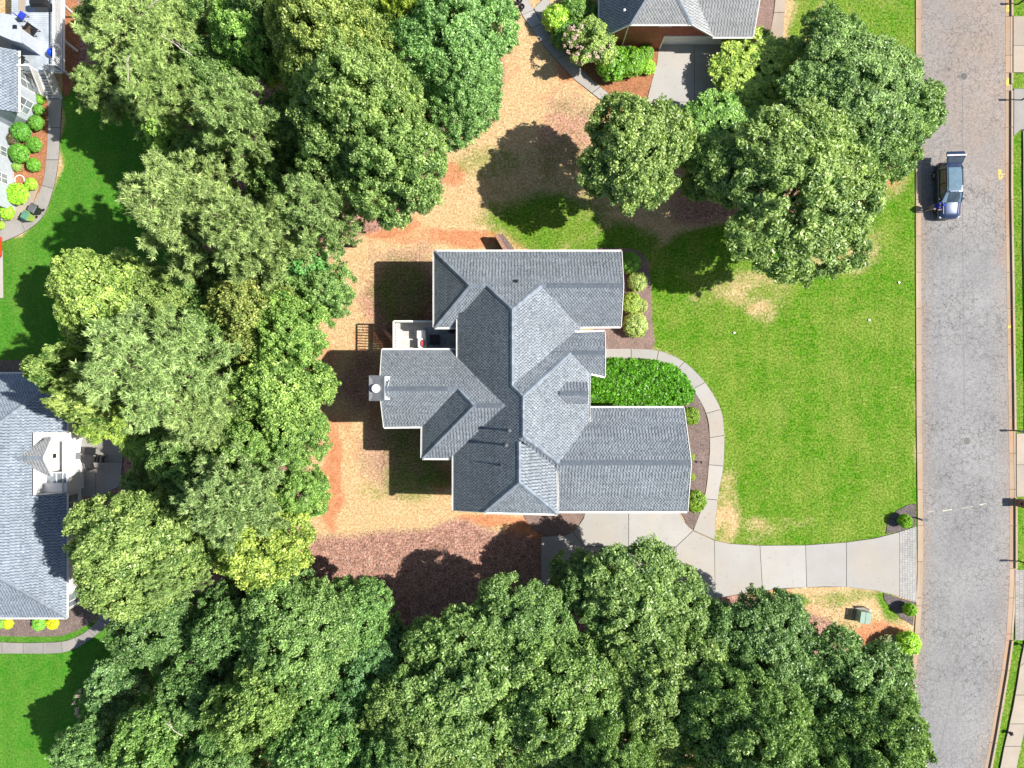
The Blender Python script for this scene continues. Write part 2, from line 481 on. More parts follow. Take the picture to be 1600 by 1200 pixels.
def build_ground():
    xs = axis(-46, 46, .3, 500); ys = axis(-35, 35, .3, 500)
    X, Y = np.meshgrid(xs, ys)
    U = X / S + 800; V = 600 - Y / S
    rng = np.random.default_rng(3)
    wob = np.zeros_like(U)
    for k in range(14):
        a = rng.uniform(0, 6.28); f = rng.uniform(.02, .11)
        wob += np.sin((U * math.cos(a) + V * math.sin(a)) * f + rng.uniform(0, 6.28))
    Uw = U + wob * 2.0; Vw = V + np.roll(wob, 37, axis=0) * 2.0
    z0 = np.zeros_like(U)
    g = z0.copy(); c = z0.copy(); s = z0.copy(); l = z0.copy()
    A = lambda p, f=14: area(Uw, Vw, p, f)
    B = lambda *a: blob(Uw, Vw, *a)
    # front lawn
    lawn = A([(1010, 392), (1060, 372), (1130, 352), (1240, 372), (1340, 352), (1400, 250), (1440, 240), (1440, 860), (1110, 860), (1112, 700), (1060, 575), (1012, 540)], 26)
    lawn = lawn * 1.05
    for a in ((1180, 462, 70, 42, .62), (1190, 492, 30, 22, .5), (1120, 440, 60, 40, .40), (1082, 478, 32, 26, .35), (1340, 372, 60, 50, .62), (1250, 425, 90, 22, .40),
              (1300, 400, 80, 30, .45), (1185, 828, 34, 26, .62), (1140, 775, 22, 60, .8), (1126, 830, 26, 46, .8), (1290, 825, 100, 20, .35), (1215, 630, 26, 60, .34), (1120, 640, 12, 70, .45),
              (1400, 800, 30, 30, .25), (1420, 480, 16, 90, .22), (1260, 560, 20, 120, .16), (1050, 560, 30, 14, .4), (1220, 800, 60, 30, .25)):
        lawn = lawn - B(*a[:4], a[4] * .62)
    g = np.maximum(g, np.clip(lawn, 0, 1))
    g = np.maximum(g, A([(1222, -60), (1440, -60), (1440, 300), (1395, 300), (1370, 100), (1300, 90), (1240, 60)], 16) * .80)
    g = np.clip(g - B(1340, 95, 70, 20, .3) - B(1290, 40, 30, 30, .4) - B(1400, 280, 30, 30, .45), 0, 1)
    # verge beyond the street
    g = np.maximum(g, A([(1575, -100), (1900, -100), (1900, 1300), (1520, 1300), (1548, 1150), (1575, 980)], 6) * 1.3)
    # neighbours' lawns (lush fescue)
    nl = A([(97, 120), (240, 180), (300, 330), (290, 470), (180, 566), (-90, 566), (-90, 380), (40, 372), (92, 290)], 10)
    nl2 = A([(-90, 950), (120, 985), (185, 945), (330, 930), (260, 1080), (180, 1300), (-90, 1300)], 12)
    l = np.maximum(nl, nl2); g = np.maximum(g, l)
    # back yard: thin green among the dry grass
    for a in ((628, 450, 60, 60, .52), (655, 735, 60, 50, .56), (640, 690, 60, 50, .5), (590, 770, 40, 20, .35), (765, 255, 60, 30, .45), (850, 345, 110, 50, .82), (870, 250, 60, 40, .40), (960, 385, 90, 40, .8),
              (1080, 400, 60, 40, .75), (820, 40, 60, 60, .18), (1250, 942, 26, 10, .8), (1390, 950, 22, 34, .85), (1330, 935, 70, 14, .5), (1320, 970, 60, 25, .3), (610, 640, 40, 60, .35), (560, 545, 30, 30, .2), (900, 170, 40, 20, .3), (870, 300, 120, 30, .35)):
        g = np.maximum(g, B(*a))
    # bare red clay
    for a in ((720, 378, 70, 14, .95), (600, 350, 50, 18, .85), (545, 325, 40, 26, .85), (705, 272, 34, 26, .8), (660, 372, 60, 12, .6), (700, 60, 20, 20, .4), (520, 740, 20, 110, .9), (500, 560, 40, 40, .45), (830, 830, 40, 26, 1.0),
              (760, 815, 60, 12, .8), (540, 690, 40, 60, .35), (560, 330, 60, 30, .5), (800, 380, 60, 12, .5), (1200, 938, 36, 16, .9), (1370, 1000, 60, 22, .8), (1270, 965, 60, 20, .3), (560, 590, 14, 70, .6), (600, 530, 26, 22, .95), (585, 620, 16, 60, .75), (930, 392, 60, 8, .7), (1010, 420, 10, 30, .9),
              (1085, 325, 30, 20, .5), (1000, 380, 40, 12, .5), (790, 60, 30, 80, .35), (850, 150, 60, 16, .3), (880, 230, 50, 70, .45), (545, 470, 40, 80, .22), (660, 560, 30, 60, .5), (690, 735, 20, 40, .7), (672, 690, 16, 20, .9), (1395, 285, 16, 10, .8), (1175, 160, 40, 60, .9),
              (980, 145, 60, 30, 1.0), (905, 110, 40, 30, .9)):
        c = np.maximum(c, B(*a))
    # leaf litter and pine straw under the trees
    s = np.maximum(s, A([(470, 838), (560, 845), (640, 822), (720, 818), (800, 835), (850, 850), (850, 1300), (-100, 1300), (160, 1300), (220, 1000), (330, 940), (440, 920), (465, 880)], 26))
    s = np.maximum(s, A([(850, 900), (1120, 930), (1290, 960), (1350, 1020), (1425, 1020), (1400, 1300), (850, 1300)], 16))
    s = np.maximum(s, A([(100, -60), (780, -60), (780, 150), (700, 220), (680, 320), (560, 360), (500, 440), (470, 560), (480, 800), (440, 900), (300, 930), (140, 930), (120, 560), (230, 470), (250, 300), (230, 200), (120, 160)], 14))
    s = np.maximum(s, A([(1080, 250), (1120, 120), (1240, 60), (1370, 90), (1400, 270), (1300, 350), (1150, 370), (1060, 310)], 30) * .8)
    s = np.maximum(s, B(560, 600, 34, 55, .62)); s = np.maximum(s, B(580, 430, 14, 80, .4)); s = np.maximum(s, B(895, 215, 60, 80, .55)); s = np.maximum(s, B(1090, 335, 45, 26, .75)); s = np.maximum(s, B(610, 400, 60, 20, .3))
    s = np.maximum(s, B(635, 470, 75, 95, .78)); s = np.maximum(s, B(640, 700, 80, 80, .7)); c = np.maximum(c, B(600, 480, 40, 90, .5)); c = np.maximum(c, B(660, 700, 60, 50, .5)); s = np.maximum(s, B(600, 640, 40, 50, .4))  # red-brown straw and clay tone beside the rear wings, away from trees
    ny, nx = X.shape
    # gentle unevenness
    zz = (np.sin(X * .9 + 1.3 * np.sin(Y * .6)) * np.cos(Y * .8 + X * .3)) * .012
    verts = np.stack([X, Y, zz], -1).reshape(-1, 3)
    idx = np.arange(ny * nx).reshape(ny, nx)
    faces = np.stack([idx[:-1, :-1], idx[:-1, 1:], idx[1:, 1:], idx[1:, :-1]], -1).reshape(-1, 4)
    me = bpy.data.meshes.new('ground')
    me.vertices.add(len(verts)); me.vertices.foreach_set('co', verts.astype(np.float32).ravel())
    me.loops.add(faces.size); me.loops.foreach_set('vertex_index', faces.astype(np.int32).ravel())
    me.polygons.add(len(faces)); me.polygons.foreach_set('loop_start', np.arange(0, faces.size, 4, dtype=np.int32))
    me.update(calc_edges=True)
    ca = me.attributes.new('zone', 'FLOAT_COLOR', 'POINT')
    ca.data.foreach_set('color', np.stack([g, c, s, np.ones_like(g)], -1).astype(np.float32).ravel())
    la = me.attributes.new('lush', 'FLOAT', 'POINT'); la.data.foreach_set('value', l.astype(np.float32).ravel())
    me.materials.append(M['ground'])
    me.polygons.foreach_set('use_smooth', [True] * len(me.polygons))
    o = link('ground', me); o['kind'] = 'structure'
build_ground()

# ------------------------------------------------------------------ street
def interp(tab, v):
    return float(np.interp(v, [t[0] for t in tab], [t[1] for t in tab]))
ROAD_L = [(-200, 1439), (0, 1439), (400, 1439), (640, 1440), (800, 1442), (900, 1442), (960, 1439), (1010, 1436), (1060, 1429), (1130, 1416), (1200, 1398), (1350, 1345)]
ROAD_R = [(-200, 1571), (0, 1571), (300, 1570.5), (400, 1572), (600, 1575), (800, 1577.5), (900, 1577.5), (950, 1575), (1000, 1571.5), (1050, 1564.5), (1100, 1556), (1150, 1547.5), (1200, 1538), (1350, 1500)]
def build_road():
    vsn = np.arange(-200, 1351, 10); mb = MB(); cols = []
    n = 22
    rows = []
    for v in vsn:
        a = interp(ROAD_L, v); b = interp(ROAD_R, v)
        rows.append([(a + (b - a) * k / (n - 1)) for k in range(n)])
    me = bpy.data.meshes.new('road')
    verts = []; dirt = []
    for v, r in zip(vsn, rows):
        for k, u in enumerate(r):
            t = k / (n - 1)
            crown = .02 + .06 * (1 - (2 * t - 1) ** 2)
            p = G(u, v); verts.append((p.x, p.y, crown))
            d = max(0, 1 - t / .14) * .8 + max(0, (t - .80) / .2) * (.95 if v < 420 else .5)
            if v < 400: d = max(d, (.75 - .25 * abs(t - .6)) * min(1, (400 - v) / 220) * (1 if t > .35 else .75))
            if 250 < v < 330: d = max(d, .9 * max(0, 1 - abs(t - .8) / .2) * max(0, 1 - abs(v - 285) / 50))
            dirt.append(min(1, d))
    faces = [(i * n + k, i * n + k + 1, (i + 1) * n + k + 1, (i + 1) * n + k) for i in range(len(rows) - 1) for k in range(n - 1)]
    faces = [f[::-1] for f in faces]
    me.from_pydata(verts, [], faces)
    at = me.attributes.new('dirt', 'FLOAT', 'POINT'); at.data.foreach_set('value', dirt)
    me.materials.append(M['asphalt']); me.polygons.foreach_set('use_smooth', [True] * len(faces)); me.update()
    o = link('road', me); o['kind'] = 'structure'
    def road_z(u, v):
        a = interp(ROAD_L, v); b = interp(ROAD_R, v); t = (u - a) / (b - a)
        return .02 + .06 * (1 - (2 * t - 1) ** 2)
    # centre construction seam, cracks, painted marks and sealant spots lie as thin sheets on the asphalt
    def sheet(name, poly, mat, dz=.004, sub=None):
        mb = MB()
        for pg in (poly if isinstance(poly[0][0], (tuple, list)) else [poly]):
            mb.face([(*G(a, b)[:2], road_z(a, b) + dz) for a, b in pg])
        ob = mb.build(name, mat, o); return ob
    seam = []
    for v in range(130, 1200, 20):
        f = lambda q: interp(ROAD_L, q) + (interp(ROAD_R, q) - interp(ROAD_L, q)) * (.485 if q < 640 else .485 - max(0, q - 950) * .0002)
        if 640 < v < 940: continue
        seam.append([(f(v) - .35, v), (f(v) + .35, v), (f(v + 20) + .35, v + 20), (f(v + 20) - .35, v + 20)])
    ob = sheet('seam_line', seam, M['sealant']); ob['kind'] = 'stuff'
    for (a, b, c2, d2, w) in ((1449, 800, 1460, 798.5, .7), (1472, 798, 1487, 796, 1.6), (1503, 794, 1519, 791, .8), (1529, 789, 1539, 786.5, 1.5), (1561, 788, 1570, 786.5, .5)):
        sheet('paint_dash', [(a, b - w / 2), (c2, d2 - w / 2), (c2, d2 + w / 2), (a, b + w / 2)], M['cream_paint'])
    # surveyor's yellow arrow
    ar = sheet('survey_mark', [[(1559.5, 265), (1561.5, 265), (1562.2, 281), (1560, 282)], [(1559, 271), (1563, 264), (1564.5, 268), (1564, 272)], [(1558.5, 271.6), (1570.5, 271.9), (1570.5, 273.1), (1558.5, 273)], [(1565, 274), (1568, 276), (1563, 280.5), (1561, 279)]], M['yellow_paint'])
    rr = random.Random(5)
    pts = [(1561, 496, 5), (1559, 492, 3), (1556, 511 - 20, 2.5), (1560, 503, 5), (1563, 508, 6), (1560, 512, 5.5), (1564, 515, 5), (1558, 516, 3), (1557, 493, 2.4), (1562, 499, 2.2), (1566, 529, 1.2), (1563, 535, 1), (1563, 547, 1), (1561, 552, 1.1), (1560, 482, 1.6), (1568, 857, 1.8), (1534, 890, 1.8), (1537, 914, 1.4), (1478, 985, 1.8), (1482, 988, 1.5), (1519, 67, 1.2), (1519, 73, 1.6)]
    for x, y, r0 in pts:
        pg = []
        for k in range(9):
            a = k * 2 * math.pi / 9; q = r0 * .55 * rr.uniform(.6, 1.3)
            pg.append((x + q * math.cos(a), y + q * math.sin(a)))
        sheet('sealant_spot', pg, M['sealant'], .004 + rr.uniform(0, .003))
    for x, y, lab in ((1505, 120, 'round iron manhole cover in the dusty north end of the street'), (1510, 689, 'round iron manhole cover on clean grey asphalt nearer the driveway')):
        p = G(x, y); zz = road_z(x, y)
        t = thing('manhole_cover', lab, 'manhole cover', (p.x, p.y, zz), group='manhole covers in the street')
        MB().lathe((p.x, p.y, zz), [(.36, -.02), (.36, .012), (.30, .014), (.30, -.02)], 24).build('ring', M['iron_ring'], t)
        mb = MB().lathe((p.x, p.y, zz), [(.295, -.01), (.295, .01), (.2, .012), (.0, .012)], 24)
        for k in range(6):
            a = k * math.pi / 3
            mb.bar((p.x + .08 * math.cos(a), p.y + .08 * math.sin(a), zz + .016), (p.x + .26 * math.cos(a), p.y + .26 * math.sin(a), zz + .016), .03, .01)
        mb.build('lid', M['iron'], t)
    return road_z
road_z = build_road()

def build_kerb(side):
    sgn = -1 if side == 'left' else 1
    tab = ROAD_L if side == 'left' else ROAD_R
    root = thing('kerb', None, None, G(1435 if side == 'left' else 1575, 600), kind='structure')
    step = 56.5
    gw = 7.5 if side == 'right' else 5.0     # gutter width
    cw = 3.0 if side == 'right' else 3.6     # kerb-top width
    cuts = [(26, 114), (140 - 8, 142), (672, 778), (888, 1000)] if side == 'right' else [(96, 170), (812, 946)]
    edges = [v for c2 in cuts for v in c2]
    vv = sorted(set([round(-196 + step * k, 1) for k in range(28)] + [e for e in edges]))
    vv = [v for i, v in enumerate(vv) if i == 0 or v - vv[i - 1] > 6]
    for a, b in zip(vv[:-1], vv[1:]):
        mid = (a + b) / 2
        low = any(c0 <= mid <= c1 for c0, c1 in cuts)
        g0, g1 = a + .35, b - .35
        n = 4
        def row(off): return [(interp(tab, g0 + (g1 - g0) * k / n) + sgn * off, g0 + (g1 - g0) * k / n) for k in range(n + 1)]
        mb = MB(); mb.tone = random.uniform(.2, .8)
        mb.prism(gp(row(0) + row(gw)[::-1]), -.1, .03)
        mb.build('gutter', M['gutter_red' if side == 'right' else 'kerb_concrete'], root)
        mb = MB(); mb.tone = random.uniform(.4, 1)
        mb.prism(gp(row(gw + .02) + row(gw + cw)[::-1]), -.1, .05 if low else (.17 if side == 'right' else .075))
        mb.build('kerb_stone', M['kerb_concrete'], root)
    # dark joint bed under the pieces
    rows_a = [(interp(tab, v) , v) for v in range(-196, 1340, 24)]; rows_b = [(u + sgn * (gw + cw), v) for u, v in rows_a]
    MB().prism(gp(rows_a + rows_b[::-1]), -.12, .015).build('joint_bed', M['joint'], root)
    if side == 'right':
        for v0, v1 in ((8, 19), (122, 134), (508, 513)):
            mb = MB(); u0 = interp(tab, v0)
            mb.face([(*G(u0 + 1, v1)[:2], .036), (*G(u0 + 6, v1)[:2], .036), (*G(u0 + 6, v0)[:2], .036), (*G(u0 + 1, v0)[:2], .036)])
            mb.build('paint_mark', M['yellow_paint'], root)
build_kerb('left'); build_kerb('right')

# ------------------------------------------------------------------ paving
def inset(poly, d):
    """shrink a polygon towards its centroid by about d metres"""
    c = Vector((sum(p[0] for p in poly) / len(poly), sum(p[1] for p in poly) / len(poly)))
    out = []
    for p in poly:
        v = Vector((p[0], p[1])) - c; L = v.length
        out.append(tuple(c + v * max(0, (L - d * 1.25) / L)))
    return out

def paving(name, slabs, mat, bed_polys, top=.06, joint=.022, kind='structure', piece='slab'):
    c = G(*slabs[0][0]); root = thing(name, None, None, (c.x, c.y, 0), kind=kind)
    for pg in bed_polys: MB().prism(gp(pg), -.1, top - .03).build('joint_bed', M['joint'], root)
    for pg in slabs:
        mb = MB(); mb.tone = random.uniform(.15, .9)
        mb.prism(inset(gp(pg), joint), -.08, top + random.uniform(0, .004)); mb.build(piece, mat, root)
    return root

def strip(name, outer, inner, mat, top=.06, sub=5, joint=.022):
    """curved walk: outer and inner edge with one joint at every listed point"""
    o = catmull(outer, sub); i = catmull(inner, sub); slabs = []
    for k in range(len(outer) - 1):
        a = o[k * sub:(k + 1) * sub + 1]; b = i[k * sub:(k + 1) * sub + 1]
        slabs.append(a + b[::-1])
    return paving(name, slabs, mat, [o[k * sub:(k + 1) * sub + 1] + i[k * sub:(k + 1) * sub + 1][::-1] for k in range(len(outer) - 1)], top, joint)

strip('front_walk',
      [(936, 545), (986, 545), (1029, 548), (1069, 565.5), (1101.5, 597.5), (1126, 639.5), (1131.5, 680), (1130, 728), (1121, 781), (1116, 843)],
      [(936, 562), (986, 562), (1026, 563), (1058, 577), (1082, 608), (1103, 646), (1108.5, 684), (1107, 726), (1100, 779), (1083, 828.5)], M['concrete'], .07)

arc_l = [(914, 770), (914, 798), (912, 809), (905, 820), (895, 831)]
paving('driveway', [
    [(845, 838), (882, 836.5), (895, 831), (913, 854), (913, 935), (845, 935)],
    arc_l + [(913, 854), (982, 854), (982, 770)],
    [(982, 770), (982, 854), (1056, 854), (1082.5, 829), (1075, 822), (1067, 812), (1061, 800), (1061, 770)],
    [(913, 854), (982, 854), (982, 936), (913, 936)], [(982, 854), (1056, 854), (1056, 938), (982, 937)],
    [(1056, 854), (1082.5, 829), (1116, 844), (1117, 935), (1056, 938)],
    [(1116, 844), (1140, 849), (1187, 852), (1191, 923), (1155, 928), (1117, 935)],
    [(1187, 852), (1258, 851.5), (1260, 917.5), (1225, 919), (1191, 923)],
    [(1258, 851.5), (1322, 847), (1322, 917), (1290, 916.5), (1260, 917.5)],
    [(1322, 847), (1365, 841), (1405, 831), (1405, 932), (1370, 923), (1322, 917)]],
    M['concrete'],
    [[(845, 838), (882, 836.5), (895, 831), (905, 820), (912, 809), (914, 798), (914, 770), (1061, 770), (1061, 800), (1067, 812), (1082.5, 829), (1116, 844), (1140, 849), (1187, 852), (1258, 851.5), (1322, 847), (1365, 841), (1405, 831), (1430, 823), (1430, 940), (1405, 932), (1370, 923), (1322, 917), (1260, 917.5), (1191, 923), (1117, 935), (1056, 938), (845, 935)]], .075, .024)

def paver_apron(name, u0, u1, edge0, edge1, mat, du=4.0, dv=3.6, kind='stuff'):
    mb = MB(); u = u0; r = 0
    while u < u1 - .5:
        ub = min(u + du, u1)
        lo = edge0((u + ub) / 2); hi = edge1((u + ub) / 2)
        v = lo - (dv / 2 if r % 2 else 0)
        while v < hi:
            a = max(v, lo); b = min(v + dv, hi)
            if b - a > .5:
                mb.tone = random.uniform(.1, 1)
                mb.prism(gp([(u + .13, a + .13), (ub - .13, a + .13), (ub - .13, b - .13), (u + .13, b - .13)]), .0, .07 + random.uniform(0, .004))
            v += dv
        u = ub; r += 1
    p = G((u0 + u1) / 2, (edge0(u0) + edge1(u0)) / 2)
    root = thing(name, None, None, (p.x, p.y, 0), kind='structure')
    o = mb.build('pavers', mat, root); o['kind'] = 'stuff'
    return root
paver_apron('paver_apron', 1405.2, 1431.5, lambda u: np.interp(u, [1405, 1432], [831, 822]), lambda u: np.interp(u, [1405, 1432], [932, 941]), M['paver'])

# far side of the street
strip('pavement', [(1597, 205), (1597.5, 290), (1598, 380), (1599, 470), (1600, 560), (1601, 676)], [(1640, 205), (1640, 290), (1640, 380), (1640, 470), (1640, 560), (1640, 676)], M['concrete_warm'], .12)
strip('pavement', [(1600, 1000), (1592, 1040), (1585, 1085), (1576, 1130), (1568, 1165), (1558, 1215)], [(1640, 1000), (1632, 1010), (1612, 1085), (1602, 1130), (1594, 1165), (1584, 1215)], M['concrete_warm'], .12)
paving('neighbour_driveway', [[(1582, 26), (1640, 26), (1640, 72), (1582, 72)], [(1582, 72), (1640, 72), (1640, 114), (1582, 114)]], M['concrete_warm'], [[(1582, 26), (1640, 26), (1640, 114), (1582, 114)]], .10)
paving('neighbour_driveway', [[(1583, 139), (1640, 139), (1640, 203), (1594, 203), (1583, 213)]], M['concrete_grey'], [[(1583, 139), (1640, 139), (1640, 204), (1594, 204), (1583, 213)]], .10)
paving('neighbour_driveway', [[(1587, 677), (1640, 677), (1640, 726), (1587, 726)], [(1587, 726), (1640, 726), (1640, 776), (1587, 776)]], M['concrete_warm'], [[(1587, 677), (1640, 677), (1640, 776), (1587, 776)]], .10)
paver_apron('paver_apron', 1585.5, 1640, lambda u: 890.0, lambda u: 1000.0, M['concrete_grey'], 6.2, 6.0)

# neighbour to the north: curved walk and drive
strip('north_walk', [(800, -20), (807, 0), (816, 24), (830, 45), (846, 67), (868, 93), (895, 122), (925, 146), (950, 166)],
      [(822, -20), (826, 0), (834, 16), (848, 37), (863, 60), (886, 86), (912, 112), (938, 136), (966, 158)], M['concrete'], .07)
paving('north_driveway', [[(1030, 68), (1085, 68), (1085, 160), (1010, 160), (1018, 128), (1026, 100)], [(1085, 68), (1146, 68), (1162, 95), (1162, 160), (1085, 160)],
                          [(1000, 160), (1085, 160), (1085, 225), (985, 225)], [(1085, 160), (1162, 160), (1200, 150), (1200, 225), (1085, 225)],
                          [(1200, 150), (1290, 140), (1290, 215), (1200, 225)], [(1290, 140), (1380, 117), (1430, 98), (1430, 168), (1380, 190), (1290, 215)]],
       M['concrete'], [[(1030, 68), (1146, 68), (1162, 95), (1162, 155), (1290, 140), (1380, 117), (1430, 98), (1430, 168), (1380, 190), (1290, 215), (1085, 225), (985, 225), (1000, 160), (1010, 160), (1018, 128), (1026, 100)]], .07)
paving('side_path', [[(1214, -30), (1228, -30), (1226, 20), (1209, 20)], [(1209, 20), (1226, 20), (1222, 68), (1200, 68)]], M['concrete_warm'], [[(1214, -30), (1228, -30), (1222, 68), (1200, 68)]], .07)
paving('stoop_path', [[(834, 14), (852, -4), (866, 10), (848, 37)]], M['concrete'], [[(834, 14), (852, -4), (866, 10), (848, 37)]], .085)

# neighbours to the west
strip('west_walk', [(98, 152), (95, 200), (92, 250), (84, 295), (68, 338), (40, 362), (0, 380), (-30, 388)],
      [(76, 152), (75, 200), (73, 250), (66, 290), (52, 318), (30, 338), (0, 350), (-30, 355)], M['concrete_grey'], .07)
strip('southwest_walk', [(-30, 1021), (4, 1021), (37, 1021), (68, 1021), (98, 1019.5), (123, 1011), (148, 994), (169, 974), (180, 952), (183, 925)],
      [(-30, 1002), (4, 1003), (37, 1004), (68, 1003.5), (97, 1002), (117, 996), (138, 984), (154, 966), (162, 946), (163, 925)], M['concrete_grey'], .07)
paving('patio', [[(100, 672), (150, 672), (150, 722), (104, 722)], [(150, 672), (180, 690), (192, 700), (192, 722), (150, 722)], [(104, 722), (150, 722), (150, 776), (108, 776)], [(150, 722), (192, 722), (188, 760), (150, 776)]], M['concrete_grey'],
       [[(100, 672), (150, 672), (192, 700), (192, 722), (188, 760), (150, 776), (104, 776)]], .06)
paving('white_drive', [[(-40, 392), (5, 392), (6, 466), (-40, 466)]], M['concrete'], [[(-40, 392), (5, 392), (6, 466), (-40, 466)]], .06)
paving('bin_pad', [[(-20, 345), (-20, 325), (40, 288), (62, 290), (52, 318), (30, 338), (0, 350)]], M['concrete_warm'], [[(-20, 345), (-20, 325), (40, 288), (62, 290), (30, 338)]], .05)

# ------------------------------------------------------------------ planting beds
def bed(name, poly, mat, top=.05, sub=4):
    pg = catmull(poly + [poly[0]], sub)[:-1] if sub else poly
    rr = random.Random(len(poly) * 17 + int(poly[0][0]))
    pg = [(a + rr.uniform(-.7, .7), b + rr.uniform(-.7, .7)) for a, b in pg] if sub else pg
    o = MB().prism(gp(pg), -.05, top).build(name, M[mat]); o['kind'] = 'structure'
bed('mulch_bed', [(930, 388), (985, 388), (1006, 400), (1014, 418), (1018, 450), (1019, 500), (1020, 546), (980, 546), (930, 546)], 'gravel', .045, 3)
bed('mulch_bed', [(915, 563), (1030, 563), (1060, 578), (1082, 606), (1102, 646), (1107.5, 684), (1106, 728), (1099, 779), (1083, 827), (1070, 812), (1062, 798), (1040, 780), (1000, 640), (915, 640)], 'mulch', .05, 3)
bed('mulch_bed', [(815, 778), (912, 778), (913, 800), (910, 811), (903, 821), (893, 830), (880, 836), (850, 837), (832, 826), (818, 806)], 'gravel', .05, 2)
bed('mulch_bed', [(1431, 787), (1418, 789), (1404, 796), (1392, 806), (1386, 818), (1384, 834), (1406, 830), (1431, 820)], 'mulch_dark', .05, 0)
bed('mulch_bed', [(1430, 941), (1405, 934), (1380, 927), (1382, 938), (1394, 952), (1408, 966), (1426, 977)], 'mulch_dark', .05, 0)
bed('mulch_bed', [(776, 366), (786, 366), (800, 384), (810, 400), (790, 400), (783, 384)], 'mulch', .05, 0)
bed('straw_bed', [(845, 0), (866, 10), (900, -10), (960, 40), (1030, 74), (1026, 100), (1018, 128), (1008, 160), (966, 158), (938, 136), (912, 112), (886, 86), (863, 60), (848, 37)], 'straw', .045, 0)
bed('straw_bed', [(20, 150), (76, 150), (75, 220), (72, 262), (66, 290), (52, 318), (30, 338), (-20, 352), (-40, 330), (-20, 200)], 'straw', .03, 0)
bed('straw_bed', [(95, 0), (118, 0), (124, 40), (122, 100), (112, 140), (98, 140)], 'straw', .04, 3)
bed('mulch_bed', [(-40, 562), (20, 563), (90, 562), (90, 592), (-40, 592)], 'mulch', .045, 0)
bed('mulch_bed', [(100, 860), (124, 870), (150, 910), (160, 940), (150, 965), (130, 980), (95, 993), (40, 994), (-40, 990), (-40, 960), (90, 955)], 'mulch', .045, 3)
bed('gravel_bed', [(1180, -30), (1212, -30), (1206, 40), (1196, 68), (1150, 72), (1150, 50), (1176, 40)], 'gravel', .045, 0)

# ------------------------------------------------------------------ roofs
def solve(u, v, planes):
    """point on 1-3 roof planes z = a + b x + c y that lies nearest to a survey ray"""
    # ray: x = kx*(1 - z/H), y = ky*(1 - z/H)
    kx = (u - 800) * S; ky = (600 - v) * S
    if len(planes) >= 3:
        A = np.array([[-p[1], -p[2], 1.0] for p in planes[:3]]); b = np.array([p[0] for p in planes[:3]])
        return Vector(np.linalg.solve(A, b))
    if len(planes) == 1:
        a, b, c = planes[0]
        z = (a + b * kx + c * ky) / (1 + (b * kx + c * ky) / CAM_H)
        k = 1 - z / CAM_H
        return Vector((kx * k, ky * k, z))
    # two planes: constrained least squares
    rows = [[1, 0, kx / CAM_H, kx], [0, 1, ky / CAM_H, ky]]
    con = [[-p[1], -p[2], 1.0, p[0]] for p in planes]
    A = np.array([r[:3] for r in rows]); bb = np.array([r[3] for r in rows])
    C = np.array([r[:3] for r in con]); d = np.array([r[3] for r in con])
    K = np.block([[2 * A.T @ A + 1e-9 * np.eye(3), C.T], [C, np.zeros((2, 2))]])
    return Vector(np.linalg.solve(K, np.concatenate([2 * A.T @ bb, d]))[:3])

def clip_tri(poly, tri):
    """clip a convex polygon (s,t) to a triangle"""
    a = (tri[1][0] - tri[0][0]) * (tri[2][1] - tri[0][1]) - (tri[1][1] - tri[0][1]) * (tri[2][0] - tri[0][0])
    if a < 0: tri = (tri[0], tri[2], tri[1])
    for i in range(3):
        x0, y0 = tri[i]; x1, y1 = tri[(i + 1) % 3]; ex, ey = x1 - x0, y1 - y0
        out = []; n = len(poly)
        for k in range(n):
            p = poly[k]; q = poly[(k + 1) % n]
            dp = ex * (p[1] - y0) - ey * (p[0] - x0); dq = ex * (q[1] - y0) - ey * (q[0] - x0)
            if dp >= 0: out.append(p)
            if (dp > 0 and dq < 0) or (dp < 0 and dq > 0):
                t = dp / (dp - dq); out.append((p[0] + (q[0] - p[0]) * t, p[1] + (q[1] - p[1]) * t))
        poly = out
        if len(poly) < 3: return []
    return poly

